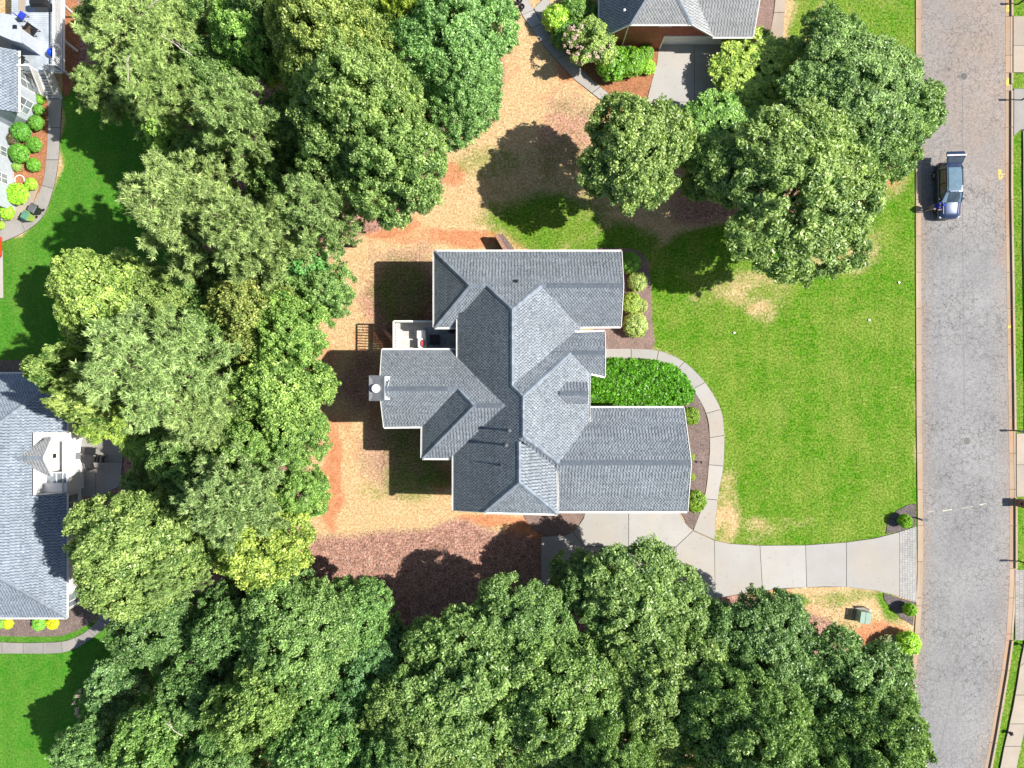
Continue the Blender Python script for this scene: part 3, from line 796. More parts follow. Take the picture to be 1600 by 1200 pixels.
def roof_face(root, pts, mat, seed=0, course=.16, thick=.008):
    """one roof plane: deck slab plus courses of laminated shingles laid on it"""
    rr = random.Random(seed * 31 + 5)
    tri = tessellate_polygon([pts])
    n = Vector((0, 0, 0))
    for t in tri:
        a, b, c = (pts[i] for i in t); q = (b - a).cross(c - a)
        if q.z < 0: q = -q
        n += q
    n.normalize()
    d = Vector((n.x, n.y, 0))
    if d.length < 1e-3: d = Vector((0, -1, 0))
    d = (d - n * d.dot(n)).normalized()          # downhill
    e = n.cross(d)
    o = pts[0]
    st = [((p - o).dot(e), (p - o).dot(d)) for p in pts]
    deck = MB()
    for t in tri:
        q = [pts[i] for i in t]
        if (q[1] - q[0]).cross(q[2] - q[0]).z < 0: q = q[::-1]
        deck.face(q); deck.face([p - Vector((0, 0, .14)) for p in q[::-1]])
    for i in range(len(pts)):
        a, b = pts[i], pts[(i + 1) % len(pts)]; dn = Vector((0, 0, .14))
        deck.face([a, b, b - dn, a - dn])
    dk = deck.build('roof_plane', M['underlay'], root)
    sh = MB()
    tmin = min(q[1] for q in st); tmax = max(q[1] for q in st); smin = min(q[0] for q in st); smax = max(q[0] for q in st)
    nrow = int((tmax - tmin) / course) + 2
    tris = [tuple(st[i] for i in t) for t in tri]
    for r in range(nrow):
        t1 = tmax - r * course + .02; t0 = t1 - course
        s0 = math.floor(smin / .24) * .24 - .24 + (.12 if r % 2 else 0) + rr.uniform(-.02, .02)
        row = rr.uniform(-.07, .07)  # course-wide tone shift: butt shadow lines put into the colour
        up = False; w = .1
        while s0 < smax:
            up = not up
            w = .24 - w if up is False and s0 > smin - .2 and w < .2 else .155 + rr.uniform(-.025, .025)
            hi = thick * (1.9 if up else 1.0) * rr.uniform(.85, 1.15)
            tone = min(1, max(0, (.72 if up else .05) + row + rr.gauss(0, .10) - (.22 if rr.random() < .06 else 0)))
            quad = [(s0, t0), (s0 + w - .004, t0), (s0 + w - .004, t1), (s0, t1)]
            for T in tris:
                pg = clip_tri(quad, T)
                if len(pg) >= 3:
                    P = [o + e * s + d * t + n * (.008 + hi * (t - t0) / course) for s, t in pg]
                    if (P[1] - P[0]).cross(P[2] - P[0]).dot(n) < 0: P = P[::-1]
                    sh.face(P, tone)
                    for i in range(len(pg)):     # butt edge facing downhill, toned darker as a butt shadow line
                        a, b = pg[i], pg[(i + 1) % len(pg)]
                        if abs(a[1] - t1) < 1e-6 and abs(b[1] - t1) < 1e-6:
                            A1 = o + e * a[0] + d * a[1]; B1 = o + e * b[0] + d * b[1]
                            sh.face([A1 + n * (.008 + hi), B1 + n * (.008 + hi), B1 + n * .004, A1 + n * .004], tone * .5)
            s0 += w
    so = sh.build('shingles', mat, dk); so['kind'] = 'stuff'
    return dk, n

def cap_strip(root, A, B, n1, n2, mat, half=.16, lift=.06, name='ridge_cap'):
    e = (B - A).normalized(); up = (n1 + n2).normalized()
    d1 = n1.cross(e); d2 = n2.cross(e)
    if d1.z > 0: d1 = -d1
    if d2.z > 0: d2 = -d2
    mb = MB(); L = (B - A).length; n = max(1, int(L / .30)); ov = .0
    for k in range(n):
        a = A + e * (L * k / n); b = A + e * (L * (k + 1) / n)
        mb.tone = random.uniform(.1, .9)
        la, lb = lift + .012, lift
        mb.face([a + up * la, b + up * lb, b + d1 * half + n1 * (lb * .6), a + d1 * half + n1 * (la * .6)])
        mb.face([b + up * lb, a + up * la, a + d2 * half + n2 * (la * .6), b + d2 * half + n2 * (lb * .6)])
        mb.face([a + d1 * half + n1 * (la * .6), b + d1 * half + n1 * (lb * .6), b + d1 * half, a + d1 * half])
        mb.face([b + d2 * half + n2 * (lb * .6), a + d2 * half + n2 * (la * .6), a + d2 * half, b + d2 * half])
    return mb.build(name, mat, root)

def vent_strip(root, A, B, n1, n2, half=.17, lift=.075):
    e = (B - A).normalized(); d1 = n1.cross(e); d2 = n2.cross(e)
    if d1.z > 0: d1 = -d1
    if d2.z > 0: d2 = -d2
    up = (n1 + n2).normalized(); mb = MB(); rings = []
    for p in (A, B):
        rings.append([p + d1 * half + n1 * .01, p + d1 * half + n1 * lift, p + up * (lift * 1.15), p + d2 * half + n2 * lift, p + d2 * half + n2 * .01])
    mb.loft(rings, cap=True)
    return mb.build('ridge_vent', M['vent'], root)

def gutter(root, A, B, out, mat='white_trim', w=.13, h=.12, name='gutter'):
    A = Vector(A); B = Vector(B); off = Vector((out[0], out[1], 0)).normalized()
    e = (B - A).normalized(); u = Vector((0, 0, 1)); mb = MB(); rings = []
    for p in (A, B):
        q = p + off * .01
        rings.append([q + u * .0, q + u * (-h), q + off * (w * .75) + u * (-h), q + off * w + u * (-h * .3), q + off * w + u * .005, q + off * (w - .02) + u * .005, q + off * (w * .7) + u * (-h + .02), q + off * .02 + u * (-h + .02), q + off * .02])
    mb.loft(rings, cap=False)
    return mb.build(name, M[mat], root)

def rake(root, A, B, out, mat='white_trim', w=.05, h=.18):
    off = Vector((out[0], out[1], 0)).normalized() * .03
    mb = MB(); mb.bar(Vector(A) + off + Vector((0, 0, -.05)), Vector(B) + off + Vector((0, 0, -.05)), w, h)
    return mb.build('rake_board', M[mat], root)

# ------------------------------------------------------------------ the house
PL = {}
m_ = .86
PL['N'] = (6.1 + .82 * 10.247, 0, -.82)
PL['W'] = (6.35 + .84 * 4.48, .84, 0)
zr = 6.35 + .84 * 4.48
PL['E1'] = (zr, -.75, 0)
PL['E2'] = (10.76 + .778 * .77, -.778, 0)
PL['E3'] = (10.53 + .80 * .5, -.80, 0)
PL['S3'] = (8.2 + .86 * 9.69, 0, .86)
PL['N2'] = (10.76 - .875 * .863, 0, -.875)
zp = PL['N2'][0] - .875 * 2.34
PL['PS'] = (zp - .86 * 2.34, 0, .86)
zn = PL['N'][0] - .82 * 7.30
PL['NES'] = (zn - .82 * 7.30, 0, .82)
PL['NWW'] = (6.1 + .86 * 5.99, .86, 0)
PL['NWS'] = (6.1 - .84 * 4.38, 0, .84)
PL['SWN'] = (6.1 + .86 * 2.62, 0, -.86)
PL['WWS'] = (6.1 + .86 * 3.317, 0, .86)
PL['SWW'] = (6.1 + .86 * 6.95, .86, 0)
PL['SWS'] = (6.1 + .86 * 5.74, 0, .86)
PL['GN'] = (6.1 - .65 * 1.85, 0, -.65)
PL['GS'] = (6.1 + .65 * 9.80, 0, .65)
VX = {
 'nw': (679, 393, 'N NWW'), 'ne': (971, 393, 'N'), 'neR': (974, 446, 'N NES'), 'a': (855, 446, 'N NES E1'), 'top': (799, 489, 'N W E1'), 'b': (755, 445, 'N NWS W'), 'nwp': (734, 445, 'N NWS NWW'),
 'sw': (679, 511.5, 'NWW NWS'), 'c': (716, 489, 'NWS'), 'd': (717, 511.5, 'NWS'), 'c2': (722, 484, 'W NWS'),
 'r1': (800, 600, 'W E1 N2'), 'r2': (817, 619, 'W E2 N2'), 'r3': (816, 681, 'W E2'), 'r4': (811, 690, 'W E3'), 'r5': (811, 753, 'W E3 S3'), 's1': (759, 803, 'W S3'), 's2': (709, 797, 'W'),
 'w1': (709, 704, 'W'), 'v1': (775.6, 635, 'SWS SWN W'), 'w2': (715.6, 566, 'W'), 'w3': (715.6, 489, 'W'),
 'e1a': (907, 510, 'E1 NES'), 'e1b': (907, 518, 'E1'), 'v2': (896, 519, 'E1 N2'), 'ne2': (970, 510, 'NES'),
 'p1': (944.7, 518.4, 'N2'), 'p2': (945.6, 551, 'N2 PS'), 'p3': (897, 551, 'N2 PS E2'), 'p4': (945, 588, 'PS'), 'p5': (919, 588, 'PS E2'), 'p6': (919, 588, 'E2'),
 'e2b': (920, 661, 'E2 GN'), 'g0': (868, 722, 'E2 GN GS'), 'g1': (1079.7, 723.8, 'GN GS'), 'g2': (1068.4, 637.5, 'GN'), 'g3': (921, 637.5, 'GN'), 'g4': (916, 661, 'GN'), 'g5': (1074, 799, 'GS'), 'g6': (867, 799, 'GS'), 'g7': (867, 730, 'GS'),
 's3': (869, 805, 'E3 S3'), 's4': (869, 722, 'E3'), 'n1': (597, 547, 'SWN'), 'q1': (593, 607, 'SWN WWS'), 'q2': (715, 607, 'SWN WWS SWW'), 'q3': (740, 634, 'SWN SWW SWS'), 'w2s': (716, 566, 'SWN W'), 'n2': (717, 547, 'SWN'),
 'x1': (661, 667, 'WWS SWW'), 'x2': (600, 667, 'WWS'), 'x3': (660, 716, 'SWW SWS'), 'w1s': (709, 704, 'SWS W'), 'x4': (710, 716, 'SWS'), 'ebot': (920, 661, 'E2'),
}
P = {k: solve(a, b, [PL[q] for q in pl.split()]) for k, (a, b, pl) in VX.items()}
house = thing('house', 'large house with grey shingled hip and gable roofs in the middle of the lot', 'house', G(800, 640))
FACES = [('N', 'nw ne neR a top b nwp'), ('NWW', 'nw nwp sw'), ('NWS', 'sw nwp b c2 c d'), ('W', 'b top r1 r2 r3 r4 r5 s1 s2 w1 w1s v1 w2s w2 w3 c2'),
         ('E1', 'top a e1a e1b v2 r1'), ('NES', 'a neR ne2 e1a'), ('N2', 'r1 v2 p1 p2 p3 r2'), ('PS', 'p3 p2 p4 p5'), ('E2', 'r2 p3 p5 ebot e2b g0 r3'),
         ('GN', 'g0 g1 g2 g3 g4'), ('GS', 'g0 g1 g5 g6 g7'), ('E3', 'r4 r5 s3 s4'), ('S3', 'r5 s1 s3'), ('SWN', 'n1 q1 q2 q3 v1 w2s n2'), ('WWS', 'q1 q2 x1 x2'), ('SWW', 'q2 q3 x3 x1'), ('SWS', 'q3 v1 w1s x4 x3')]
NRM = {}
for k, (pn, names) in enumerate(FACES):
    _, NRM[pn] = roof_face(house, [P[q] for q in names.split()], M['shingle'], k)
for a, b, p1, p2 in (('nw', 'nwp', 'N', 'NWW'), ('sw', 'nwp', 'NWS', 'NWW'), ('nwp', 'b', 'N', 'NWS'), ('b', 'top', 'N', 'W'), ('a', 'top', 'N', 'E1'), ('top', 'r1', 'W', 'E1'), ('r1', 'r2', 'W', 'N2'), ('p3', 'r2', 'N2', 'E2'),
                     ('r2', 'r3', 'W', 'E2'), ('r4', 'r5', 'W', 'E3'), ('s1', 'r5', 'W', 'S3'), ('s3', 'r5', 'E3', 'S3'), ('q2', 'q3', 'SWN', 'SWW'), ('x3', 'q3', 'SWS', 'SWW'), ('q3', 'v1', 'SWN', 'SWS'), ('a', 'neR', 'N', 'NES'), ('p3', 'p2', 'N2', 'PS'), ('g0', 'g1', 'GN', 'GS'), ('q1', 'q2', 'SWN', 'WWS')):
    cap_strip(house, P[a], P[b], NRM[p1], NRM[p2], M['ridge'])
cap_strip(house, P['r3'], P['g0'] + Vector((0, 0, .02)), NRM['E2'], NRM['GS'], M['ridge'], .14)
c2 = (P['r3'].z - P['g0'].z) / (P['r3'].y - P['g0'].y)
e3z = lambda x: PL['E3'][0] + PL['E3'][1] * x
s2p = lambda x: Vector((x, P['r3'].y + (e3z(x) - P['r3'].z) / c2, e3z(x)))
roof_face(house, [P['r3'], P['g0'], s2p(P['g0'].x), s2p(.45)], M['shingle'], 91)
lerp = lambda a, b, t: a + (b - a) * t
for a, b, t0, t1, p1, p2 in (('a', 'neR', .07, .995, 'N', 'NES'), ('p3', 'p2', .05, .99, 'N2', 'PS'), ('g0', 'g1', .02, .995, 'GN', 'GS'), ('q1', 'q2', .08, .87, 'SWN', 'WWS'), ('q3', 'v1', .1, .9, 'SWN', 'SWS')):
    vent_strip(house, lerp(P[a], P[b], t0), lerp(P[a], P[b], t1), NRM[p1], NRM[p2])
# eaves
for a, b, out in (('nw', 'ne', (0, 1)), ('sw', 'nw', (-1, 0)), ('sw', 'd', (0, -1)), ('w2', 'w3', (-1, 0)), ('w1', 's2', (-1, 0)), ('e1a', 'e1b', (1, 0)), ('e1a', 'ne2', (0, -1)), ('v2', 'p1', (0, 1)), ('p5', 'p4', (0, -1)), ('p6', 'ebot', (1, 0)),
                  ('g3', 'g2', (0, 1)), ('g6', 'g5', (0, -1)), ('s1', 's3', (0, -1)), ('s3', 's4', (1, 0)), ('n1', 'n2', (0, 1)), ('x2', 'x1', (0, -1)), ('x3', 'x1', (-1, 0)), ('x3', 'x4', (0, -1))):
    gutter(house, P[a], P[b], out)
for a, b, out in (('ne', 'neR', (1, 0)), ('ne2', 'neR', (1, 0)), ('p1', 'p2', (1, 0)), ('p4', 'p2', (1, 0)), ('g2', 'g1', (1, 0)), ('g5', 'g1', (1, 0)), ('s2', 's1', (0, -1)), ('n1', 'q1', (-1, 0)), ('x2', 'q1', (-1, 0))):
    rake(house, P[a], P[b], out)
# dormer on the front slope
def dormer():
    e2 = PL['E2']; zx = lambda x: e2[0] + e2[1] * x
    yc = solve(895, 614, [e2]).y; x0 = solve(868, 614, [e2]).x; zt = zx(x0); hw = .80; drop = hw * .86
    xv = x0 + drop / .79; x1 = 5.62
    A = Vector((x0, yc, zt)); Bp = Vector((x1, yc, zt))
    n1 = Vector((x1, yc + hw, zt - drop)); n0 = Vector((xv, yc + hw, zt - drop)); s1 = Vector((x1, yc - hw, zt - drop)); s0 = Vector((xv, yc - hw, zt - drop))
    _, a = roof_face(house, [A, Bp, n1, n0], M['shingle'], 71); _, b = roof_face(house, [A, s0, s1, Bp], M['shingle'], 72)
    vent_strip(house, lerp(A, Bp, .12), Bp, a, b, .13)
    xi = x1 - .15; mb = MB(); lo = zx(xi) - .3
    mb.face([(xi, yc - hw + .12, lo), (xi, yc + hw - .12, lo), (xi, yc + hw - .12, zt - drop), (xi, yc, zt - .1), (xi, yc - hw + .12, zt - drop)])
    for sg in (1, -1):
        y = yc + sg * (hw - .12); mb.face([(xi, y, lo), (xi, y, zt - drop), (xv, y, zt - drop)])
    mb.build('dormer_wall', M['white_siding'], house)
dormer()
# walls: body blocks, set back under the eaves
def walls():
    ov = .42
    def block(pts, top, mat='brick_brown'):
        mb = MB(); n = len(pts)
        for i in range(n):
            a, b = pts[i], pts[(i + 1) % n]
            mb.face([(a[0], a[1], -.1), (b[0], b[1], -.1), (b[0], b[1], top), (a[0], a[1], top)])
        mb.build('wall', M[mat], house)
    def rect(x0, x1, y0, y1, top, mat='brick_brown'): block([(x0, y0), (x1, y0), (x1, y1), (x0, y1)], top, mat)
    rect(P['sw'].x + ov, P['ne2'].x - ov, P['ne2'].y + ov, P['nw'].y - ov, 6.0)
    rect(P['w3'].x + ov, P['e1a'].x - ov, -6.2, P['ne2'].y + 1.0, 6.2)
    rect(P['n1'].x + ov, P['w2'].x + 1.0, P['x2'].y + ov, P['n1'].y - ov, 6.0)
    rect(P['x3'].x + ov, P['w1'].x + 1.0, P['x3'].y + ov, P['x2'].y + 1.0, 6.0)
    rect(P['s2'].x + ov, P['s1'].x + ov, P['s2'].y + ov, -5.0, 6.2)
    rect(P['s1'].x + .4, P['s3'].x - ov, P['s3'].y + ov, -5.0, 8.1)
    rect(P['e1a'].x - 1.2, P['p1'].x - ov, P['p4'].y + ov, P['p1'].y - ov, 6.3)
    rect(2.4, P['g2'].x - ov, P['g5'].y + ov, P['g2'].y - ov, 6.0)
    rect(3.0, P['p6'].x - ov, P['g2'].y - 1.0, P['p5'].y + .6, 6.6)
    def gable(x, ya, yb, zb, yr, zt, mat='brick_brown'):
        MB().face([(x, ya, zb), (x, yb, zb), (x, yr, zt)]).build('gable_wall', M[mat], house)
    gable(P['ne'].x - ov, P['ne2'].y + ov * .2, P['ne'].y - ov * .2, 5.95, P['neR'].y, P['neR'].z - .2)
    gable(P['p1'].x - ov, P['p4'].y + .1, P['p1'].y - .1, 6.3, P['p2'].y, P['p2'].z - .2)
    gable(P['g2'].x - ov, P['g5'].y + .1, P['g2'].y - .1, 5.95, P['g1'].y, P['g1'].z - .2)
    gable(P['n1'].x + ov, P['x2'].y + .1, P['n1'].y - .1, 5.95, P['q1'].y, P['q1'].z - .2)
    # garage doors under the south eave
    y = P['g5'].y + ov - .03
    for xc in (5.6, 9.6):
        d = MB(); d.box((xc, y, 1.1), (2.9, .06, 2.2)); do = d.build('garage_door', M['white_trim'], house)
        for k in range(4): MB().box((xc, y - .035, .28 + k * .55), (2.7, .02, .42)).build('door_panel', M['metal_white'], do)
    # windows of the side and rear walls
    for x, yy, z, ax in ((-3.2, P['nw'].y - ov, 4.2, 'y'), (0.5, P['nw'].y - ov, 4.2, 'y'), (4.5, P['nw'].y - ov, 4.2, 'y'), (P['sw'].x + ov, 7.3, 4.2, 'x'), (P['sw'].x + ov, 7.3, 1.5, 'x'), (P['s2'].x + ov, -7.4, 4.4, 'x'), (P['s2'].x + ov, -7.4, 1.5, 'x'), (P['n1'].x + ov, 1.3, 4.2, 'x'), (P['n1'].x + ov, -2.2, 4.2, 'x'), (P['ne2'].x - ov, 7.3, 4.0, 'x'), (P['g2'].x - ov, -5.8, 4.4, 'x')):
        s = (.08, 1.5, 1.5) if ax == 'x' else (1.5, .08, 1.5)
        w = MB().box((x, yy, z), s).build('window', M['white_trim'], house)
        for sg in (-1, 1):
            q = (.1, .64, 1.34) if ax == 'x' else (.64, .1, 1.34)
            c = (x, yy + sg * .36, z) if ax == 'x' else (x + sg * .36, yy, z)
            MB().box(c, q).build('pane', M['glass'], w)
walls()
# chimney
def chimney():
    cx, cy, zt = solve(588.5, 606.5, [(9.3, 0, 0)]); w, d = .95, 1.72
    ch = MB().prism([(cx - w / 2, cy - d / 2), (cx + w / 2, cy - d / 2), (cx + w / 2, cy + d / 2), (cx - w / 2, cy + d / 2)], 0, zt).build('chimney', M['siding'], house)
    mb = MB()
    o = [(cx - w / 2 - .07, cy - d / 2 - .07), (cx + w / 2 + .07, cy - d / 2 - .07), (cx + w / 2 + .07, cy + d / 2 + .07), (cx - w / 2 - .07, cy + d / 2 + .07)]
    i = [(cx - .30, cy - .62), (cx + .30, cy - .62), (cx + .30, cy + .62), (cx - .30, cy + .62)]
    for k in range(4):
        a, b = o[k], o[(k + 1) % 4]; c, e = i[(k + 1) % 4], i[k]
        mb.face([(*a, zt - .12), (*b, zt - .12), (*b, zt + .06), (*a, zt + .06)])
        mb.face([(*a, zt + .06), (*b, zt + .06), (*c, zt + .015), (*e, zt + .015)])
    mb.face([(*p, zt + .015) for p in i]); mb.build('chase_cover', M['grey_metal'], ch)
    MB().lathe((cx + .02, cy - .02, zt), [(.0, .42), (.30, .40), (.31, .36), (.2, .34), (.2, .01)], 20).build('flue_cap', M['metal_white'], ch)
    # white saddle flashing behind the stack
    MB().face([(cx + w / 2, cy - d / 2, 8.2), (cx + w / 2 + .28, cy - d / 2, 8.0), (cx + w / 2 + .18, cy, 8.75), (cx + w / 2 + .28, cy + d / 2, 8.0), (cx + w / 2, cy + d / 2, 8.2)]).build('flashing', M['white_trim'], ch)
chimney()
def pipes():
    for u, v, h, r in ((796, 672, .62, .085), (791, 695, .58, .075), (782, 726, .45, .05)):
        p = solve(u, v, [PL['W']]); nm = NRM['W']
        pb = MB().tube([p - Vector((0, 0, .1)), p + Vector((0, 0, h))], r, 10).build('vent_pipe', M['dark_metal'], house)
        MB().lathe(p - Vector((0, 0, .05)), [(.16, .0), (.09, .14), (.07, .2)], 12).build('pipe_boot', M['vent'], pb)
        if r > .06: MB().lathe(p + Vector((0, 0, h)), [(.13, -.06), (.15, .0), (.09, .06), (.0, .07)], 12).build('pipe_cap', M['grey_metal'], pb)
    p = solve(806, 440, [PL['N']]); MB().box(p + NRM['N'] * .04, (.35, .25, .1), 0, Matrix.Rotation(-.68, 3, 'X')).build('roof_vent', M['dark_metal'], house)
pipes()

# ------------------------------------------------------------------ rear deck
def deck():
    zf = 2.9
    a = G(618, 503, zf); x0 = a.x; y1 = a.y; x1 = P['w2'].x + .4; y0 = P['n1'].y - .2
    t = thing('deck', 'pale wooden deck with white railing between the two rear wings of the main house', 'deck', (x0, y0, 0))
    y = y0; w = .14
    while y < y1 - .02:
        mb = MB(); mb.tone = random.random()
        mb.box(((x0 + x1) / 2, min(y + w / 2, y1 - .03), zf - .015), (x1 - x0, w - .012, .03)); mb.build('plank', M['deck_grey'], t); y += w
    fr = MB(); fr.box(((x0 + x1) / 2, y1 - .02, zf - .16), (x1 - x0, .04, .24)); fr.box((x0 + .02, (y0 + y1) / 2, zf - .16), (.04, y1 - y0, .24)); fr.box(((x0 + x1) / 2, (y0 + y1) / 2, zf - .2), (x1 - x0 - .1, .06, .2)); fr.build('frame', M['deck_grey'], t)
    for xx in (x0 + .1, (x0 + x1) / 2):
        for yy in (y0 + .15, y1 - .1): MB().box((xx, yy, (zf - .1) / 2), (.14, .14, zf - .1)).build('post', M['white_trim'], t)
    ht = 1.25
    for q, (A, B) in enumerate((((x0 + .06, y0), (x0 + .06, y1 - .06)), ((x0 + .06, y1 - .06), (x1, y1 - .06)))):
        A = Vector((*A, 0)); B = Vector((*B, 0))
        rl = MB().bar(A + Vector((0, 0, zf + ht)), B + Vector((0, 0, zf + ht)), .14, .05).bar(A + Vector((0, 0, zf + .12)), B + Vector((0, 0, zf + .12)), .06, .06).build('railing', M['white_trim'], t)
        n = int((B - A).length / .235)
        for k in range(n + 1):
            p = lerp(A, B, k / n); MB().box((p.x, p.y, zf + .12 + (ht - .12) / 2), (.075, .075, ht - .12)).build('baluster', M['white_trim'], rl)
    # furniture
    def put(u, v, z=zf): q = G(u, v, z); return q
    p = put(687, 531); MB().box((p.x, p.y, zf + .008), (2.7, 2.1, .012)).build('rug', M['rug']); tag(bpy.data.objects['rug'], 'blue grey outdoor rug on the rear deck', 'rug')
    for k, (u, v, lab) in enumerate(((659, 523, 'white cushioned deck chair nearest the deck rail, without pillow'), (660.5, 537, 'white cushioned deck chair holding a red pillow'))):
        q = put(u, v, zf + .4); c = thing('deck_chair', lab, 'chair', (q.x, q.y, zf), group='cushioned chairs on the deck')
        MB().box((q.x, q.y, zf + .2), (.62, .6, .12)).build('seat_frame', M['white_trim'], c)
        MB().box((q.x + .06, q.y, zf + .36), (.58, .56, .16)).build('seat_cushion', M['cushion'], c, bevel=.03)
        MB().box((q.x - .28, q.y, zf + .55), (.16, .62, .55)).build('backrest', M['white_trim'], c, bevel=.03)
        for sy in (-1, 1): MB().box((q.x, q.y + sy * .33, zf + .42), (.6, .07, .3)).build('armrest', M['white_trim'], c)
        for sx in (-1, 1):
            for sy in (-1, 1): MB().box((q.x + sx * .27, q.y + sy * .27, zf + .08), (.06, .06, .15)).build('leg', M['white_trim'], c)
        if k: tag(MB().box((q.x - .02, q.y + .02, zf + .56), (.24, .42, .2), .15).build('pillow', M['red_cloth'], bevel=.05), 'red throw pillow lying on the white deck chair', 'pillow')
    q = put(679, 530.5, zf + .5); c = thing('fire_table', 'square black fire table on the rear deck rug', 'table', (q.x, q.y, zf))
    MB().box((q.x, q.y, zf + .22), (.6, .6, .44)).build('base', M['black_plastic'], c); tp = MB().box((q.x, q.y, zf + .47), (.8, .8, .06)).build('table_top', M['dark_metal'], c, bevel=.012)
    MB().box((q.x, q.y, zf + .505), (.42, .42, .012)).build('burner_lid', M['black_plastic'], tp)
    q = put(707, 515, zf + .4); c = thing('planter', 'round black planter at the corner of the rear deck', 'planter', (q.x, q.y, zf))
    MB().lathe((q.x, q.y, zf), [(.0, .01), (.22, .0), (.30, .42), (.33, .44), (.29, .42), (.27, .36), (.0, .36)], 18).build('pot', M['pot'], c)
    q = put(697, 514, zf); c = thing('folding_chair', 'pale slatted chair against the back wall of the rear deck', 'chair', (q.x, q.y, zf))
    for k in range(4): MB().box((q.x, q.y - .16 + .1 * k, zf + .42), (.42, .08, .025)).build('slat', M['deck_grey'], c)
    for sx in (-1, 1): MB().box((q.x + sx * .2, q.y, zf + .21), (.04, .38, .42)).build('leg', M['deck_grey'], c)
    return zf
deck()
# brick wing walls by the basement doors
def wing_wall(name, A, B, h, label):
    a = G(*A); b = G(*B); t = thing(name, label, 'wall', ((a.x + b.x) / 2, (a.y + b.y) / 2, 0), group='brick wing walls beside the house')
    MB().bar((a.x, a.y, h / 2), (b.x, b.y, h / 2), .26, h).build('wall', M['brick_brown'], t)
    e = (b - a).normalized(); L = (b - a).length; n = int(L / .115)
    for k in range(n):
        p = a + e * (L * (k + .5) / n); q = a + e * (L * (k + .5) / n - .001)
        MB().bar(p - e * .052 + Vector((0, 0, h + .035)), p + e * .052 + Vector((0, 0, h + .035)), .30, .07).build('cap_brick', M['brick_clay'] if k % 2 else M['brick_clay2'], t)
M['brick_clay'] = plain('brick_clay', (.42, .24, .17), .85, .2, 8); M['brick_clay2'] = plain('brick_clay_dark', (.34, .18, .13), .85, .2, 8)
wing_wall('brick_wall', (776, 372), (797, 408), 1.35, 'short slanting brick wall with mulch behind it, above the north eave')
wing_wall('brick_wall', (603, 514), (622, 541), 1.0, 'short slanting brick wall in the shade left of the rear deck')

# ------------------------------------------------------------------ vegetation
def np_mesh(name, quads, tone, mat, tris=False):
    """quads: (n,4,3) or (n,3,3) corner array -> mesh"""
    n, k, _ = quads.shape
    me = bpy.data.meshes.new(name)
    me.vertices.add(n * k); me.vertices.foreach_set('co', quads.astype(np.float32).ravel())
    me.loops.add(n * k); me.loops.foreach_set('vertex_index', np.arange(n * k, dtype=np.int32))
    me.polygons.add(n); me.polygons.foreach_set('loop_start', np.arange(0, n * k, k, dtype=np.int32))
    me.update(calc_edges=True)
    a = me.attributes.new('tone', 'FLOAT', 'FACE'); a.data.foreach_set('value', np.clip(tone, 0, 1).astype(np.float32))
    me.materials.append(mat)
    return me

def unit(v):
    return v / (np.linalg.norm(v, axis=-1, keepdims=True) + 1e-9)

def leaves(rng, C, Rc, per, L, Wd, mid, up=.35, out=.4, rnd=.8, flat=.75, ctone=None, vary=.22):
    """leaf quads scattered through clumps"""
    n = len(C); N = n * per
    c = np.repeat(C, per, 0); r = np.repeat(Rc, per)[:, None]
    d = unit(rng.normal(size=(N, 3))); q = rng.random((N, 1)) ** .45
    off = d * q * r; off[:, 2] *= flat
    p = c + off
    nr = unit(out * unit(p - mid) + .55 * d + up * np.array([0, 0, 1.0]) + rnd * rng.normal(size=(N, 3)))
    a = unit(np.cross(nr, rng.normal(size=(N, 3)))); b = np.cross(nr, a)
    sc = rng.uniform(.7, 1.35, (N, 1))
    A = a * L * sc * .5; B = b * Wd * sc * .5
    Q = np.stack([p - A, p + B * 1.0 - A * .1, p + A, p - B * 1.0 - A * .1], 1)
    t = rng.normal(.5, vary, N)
    if ctone is not None: t = t + np.repeat(ctone, per)
    return Q, t

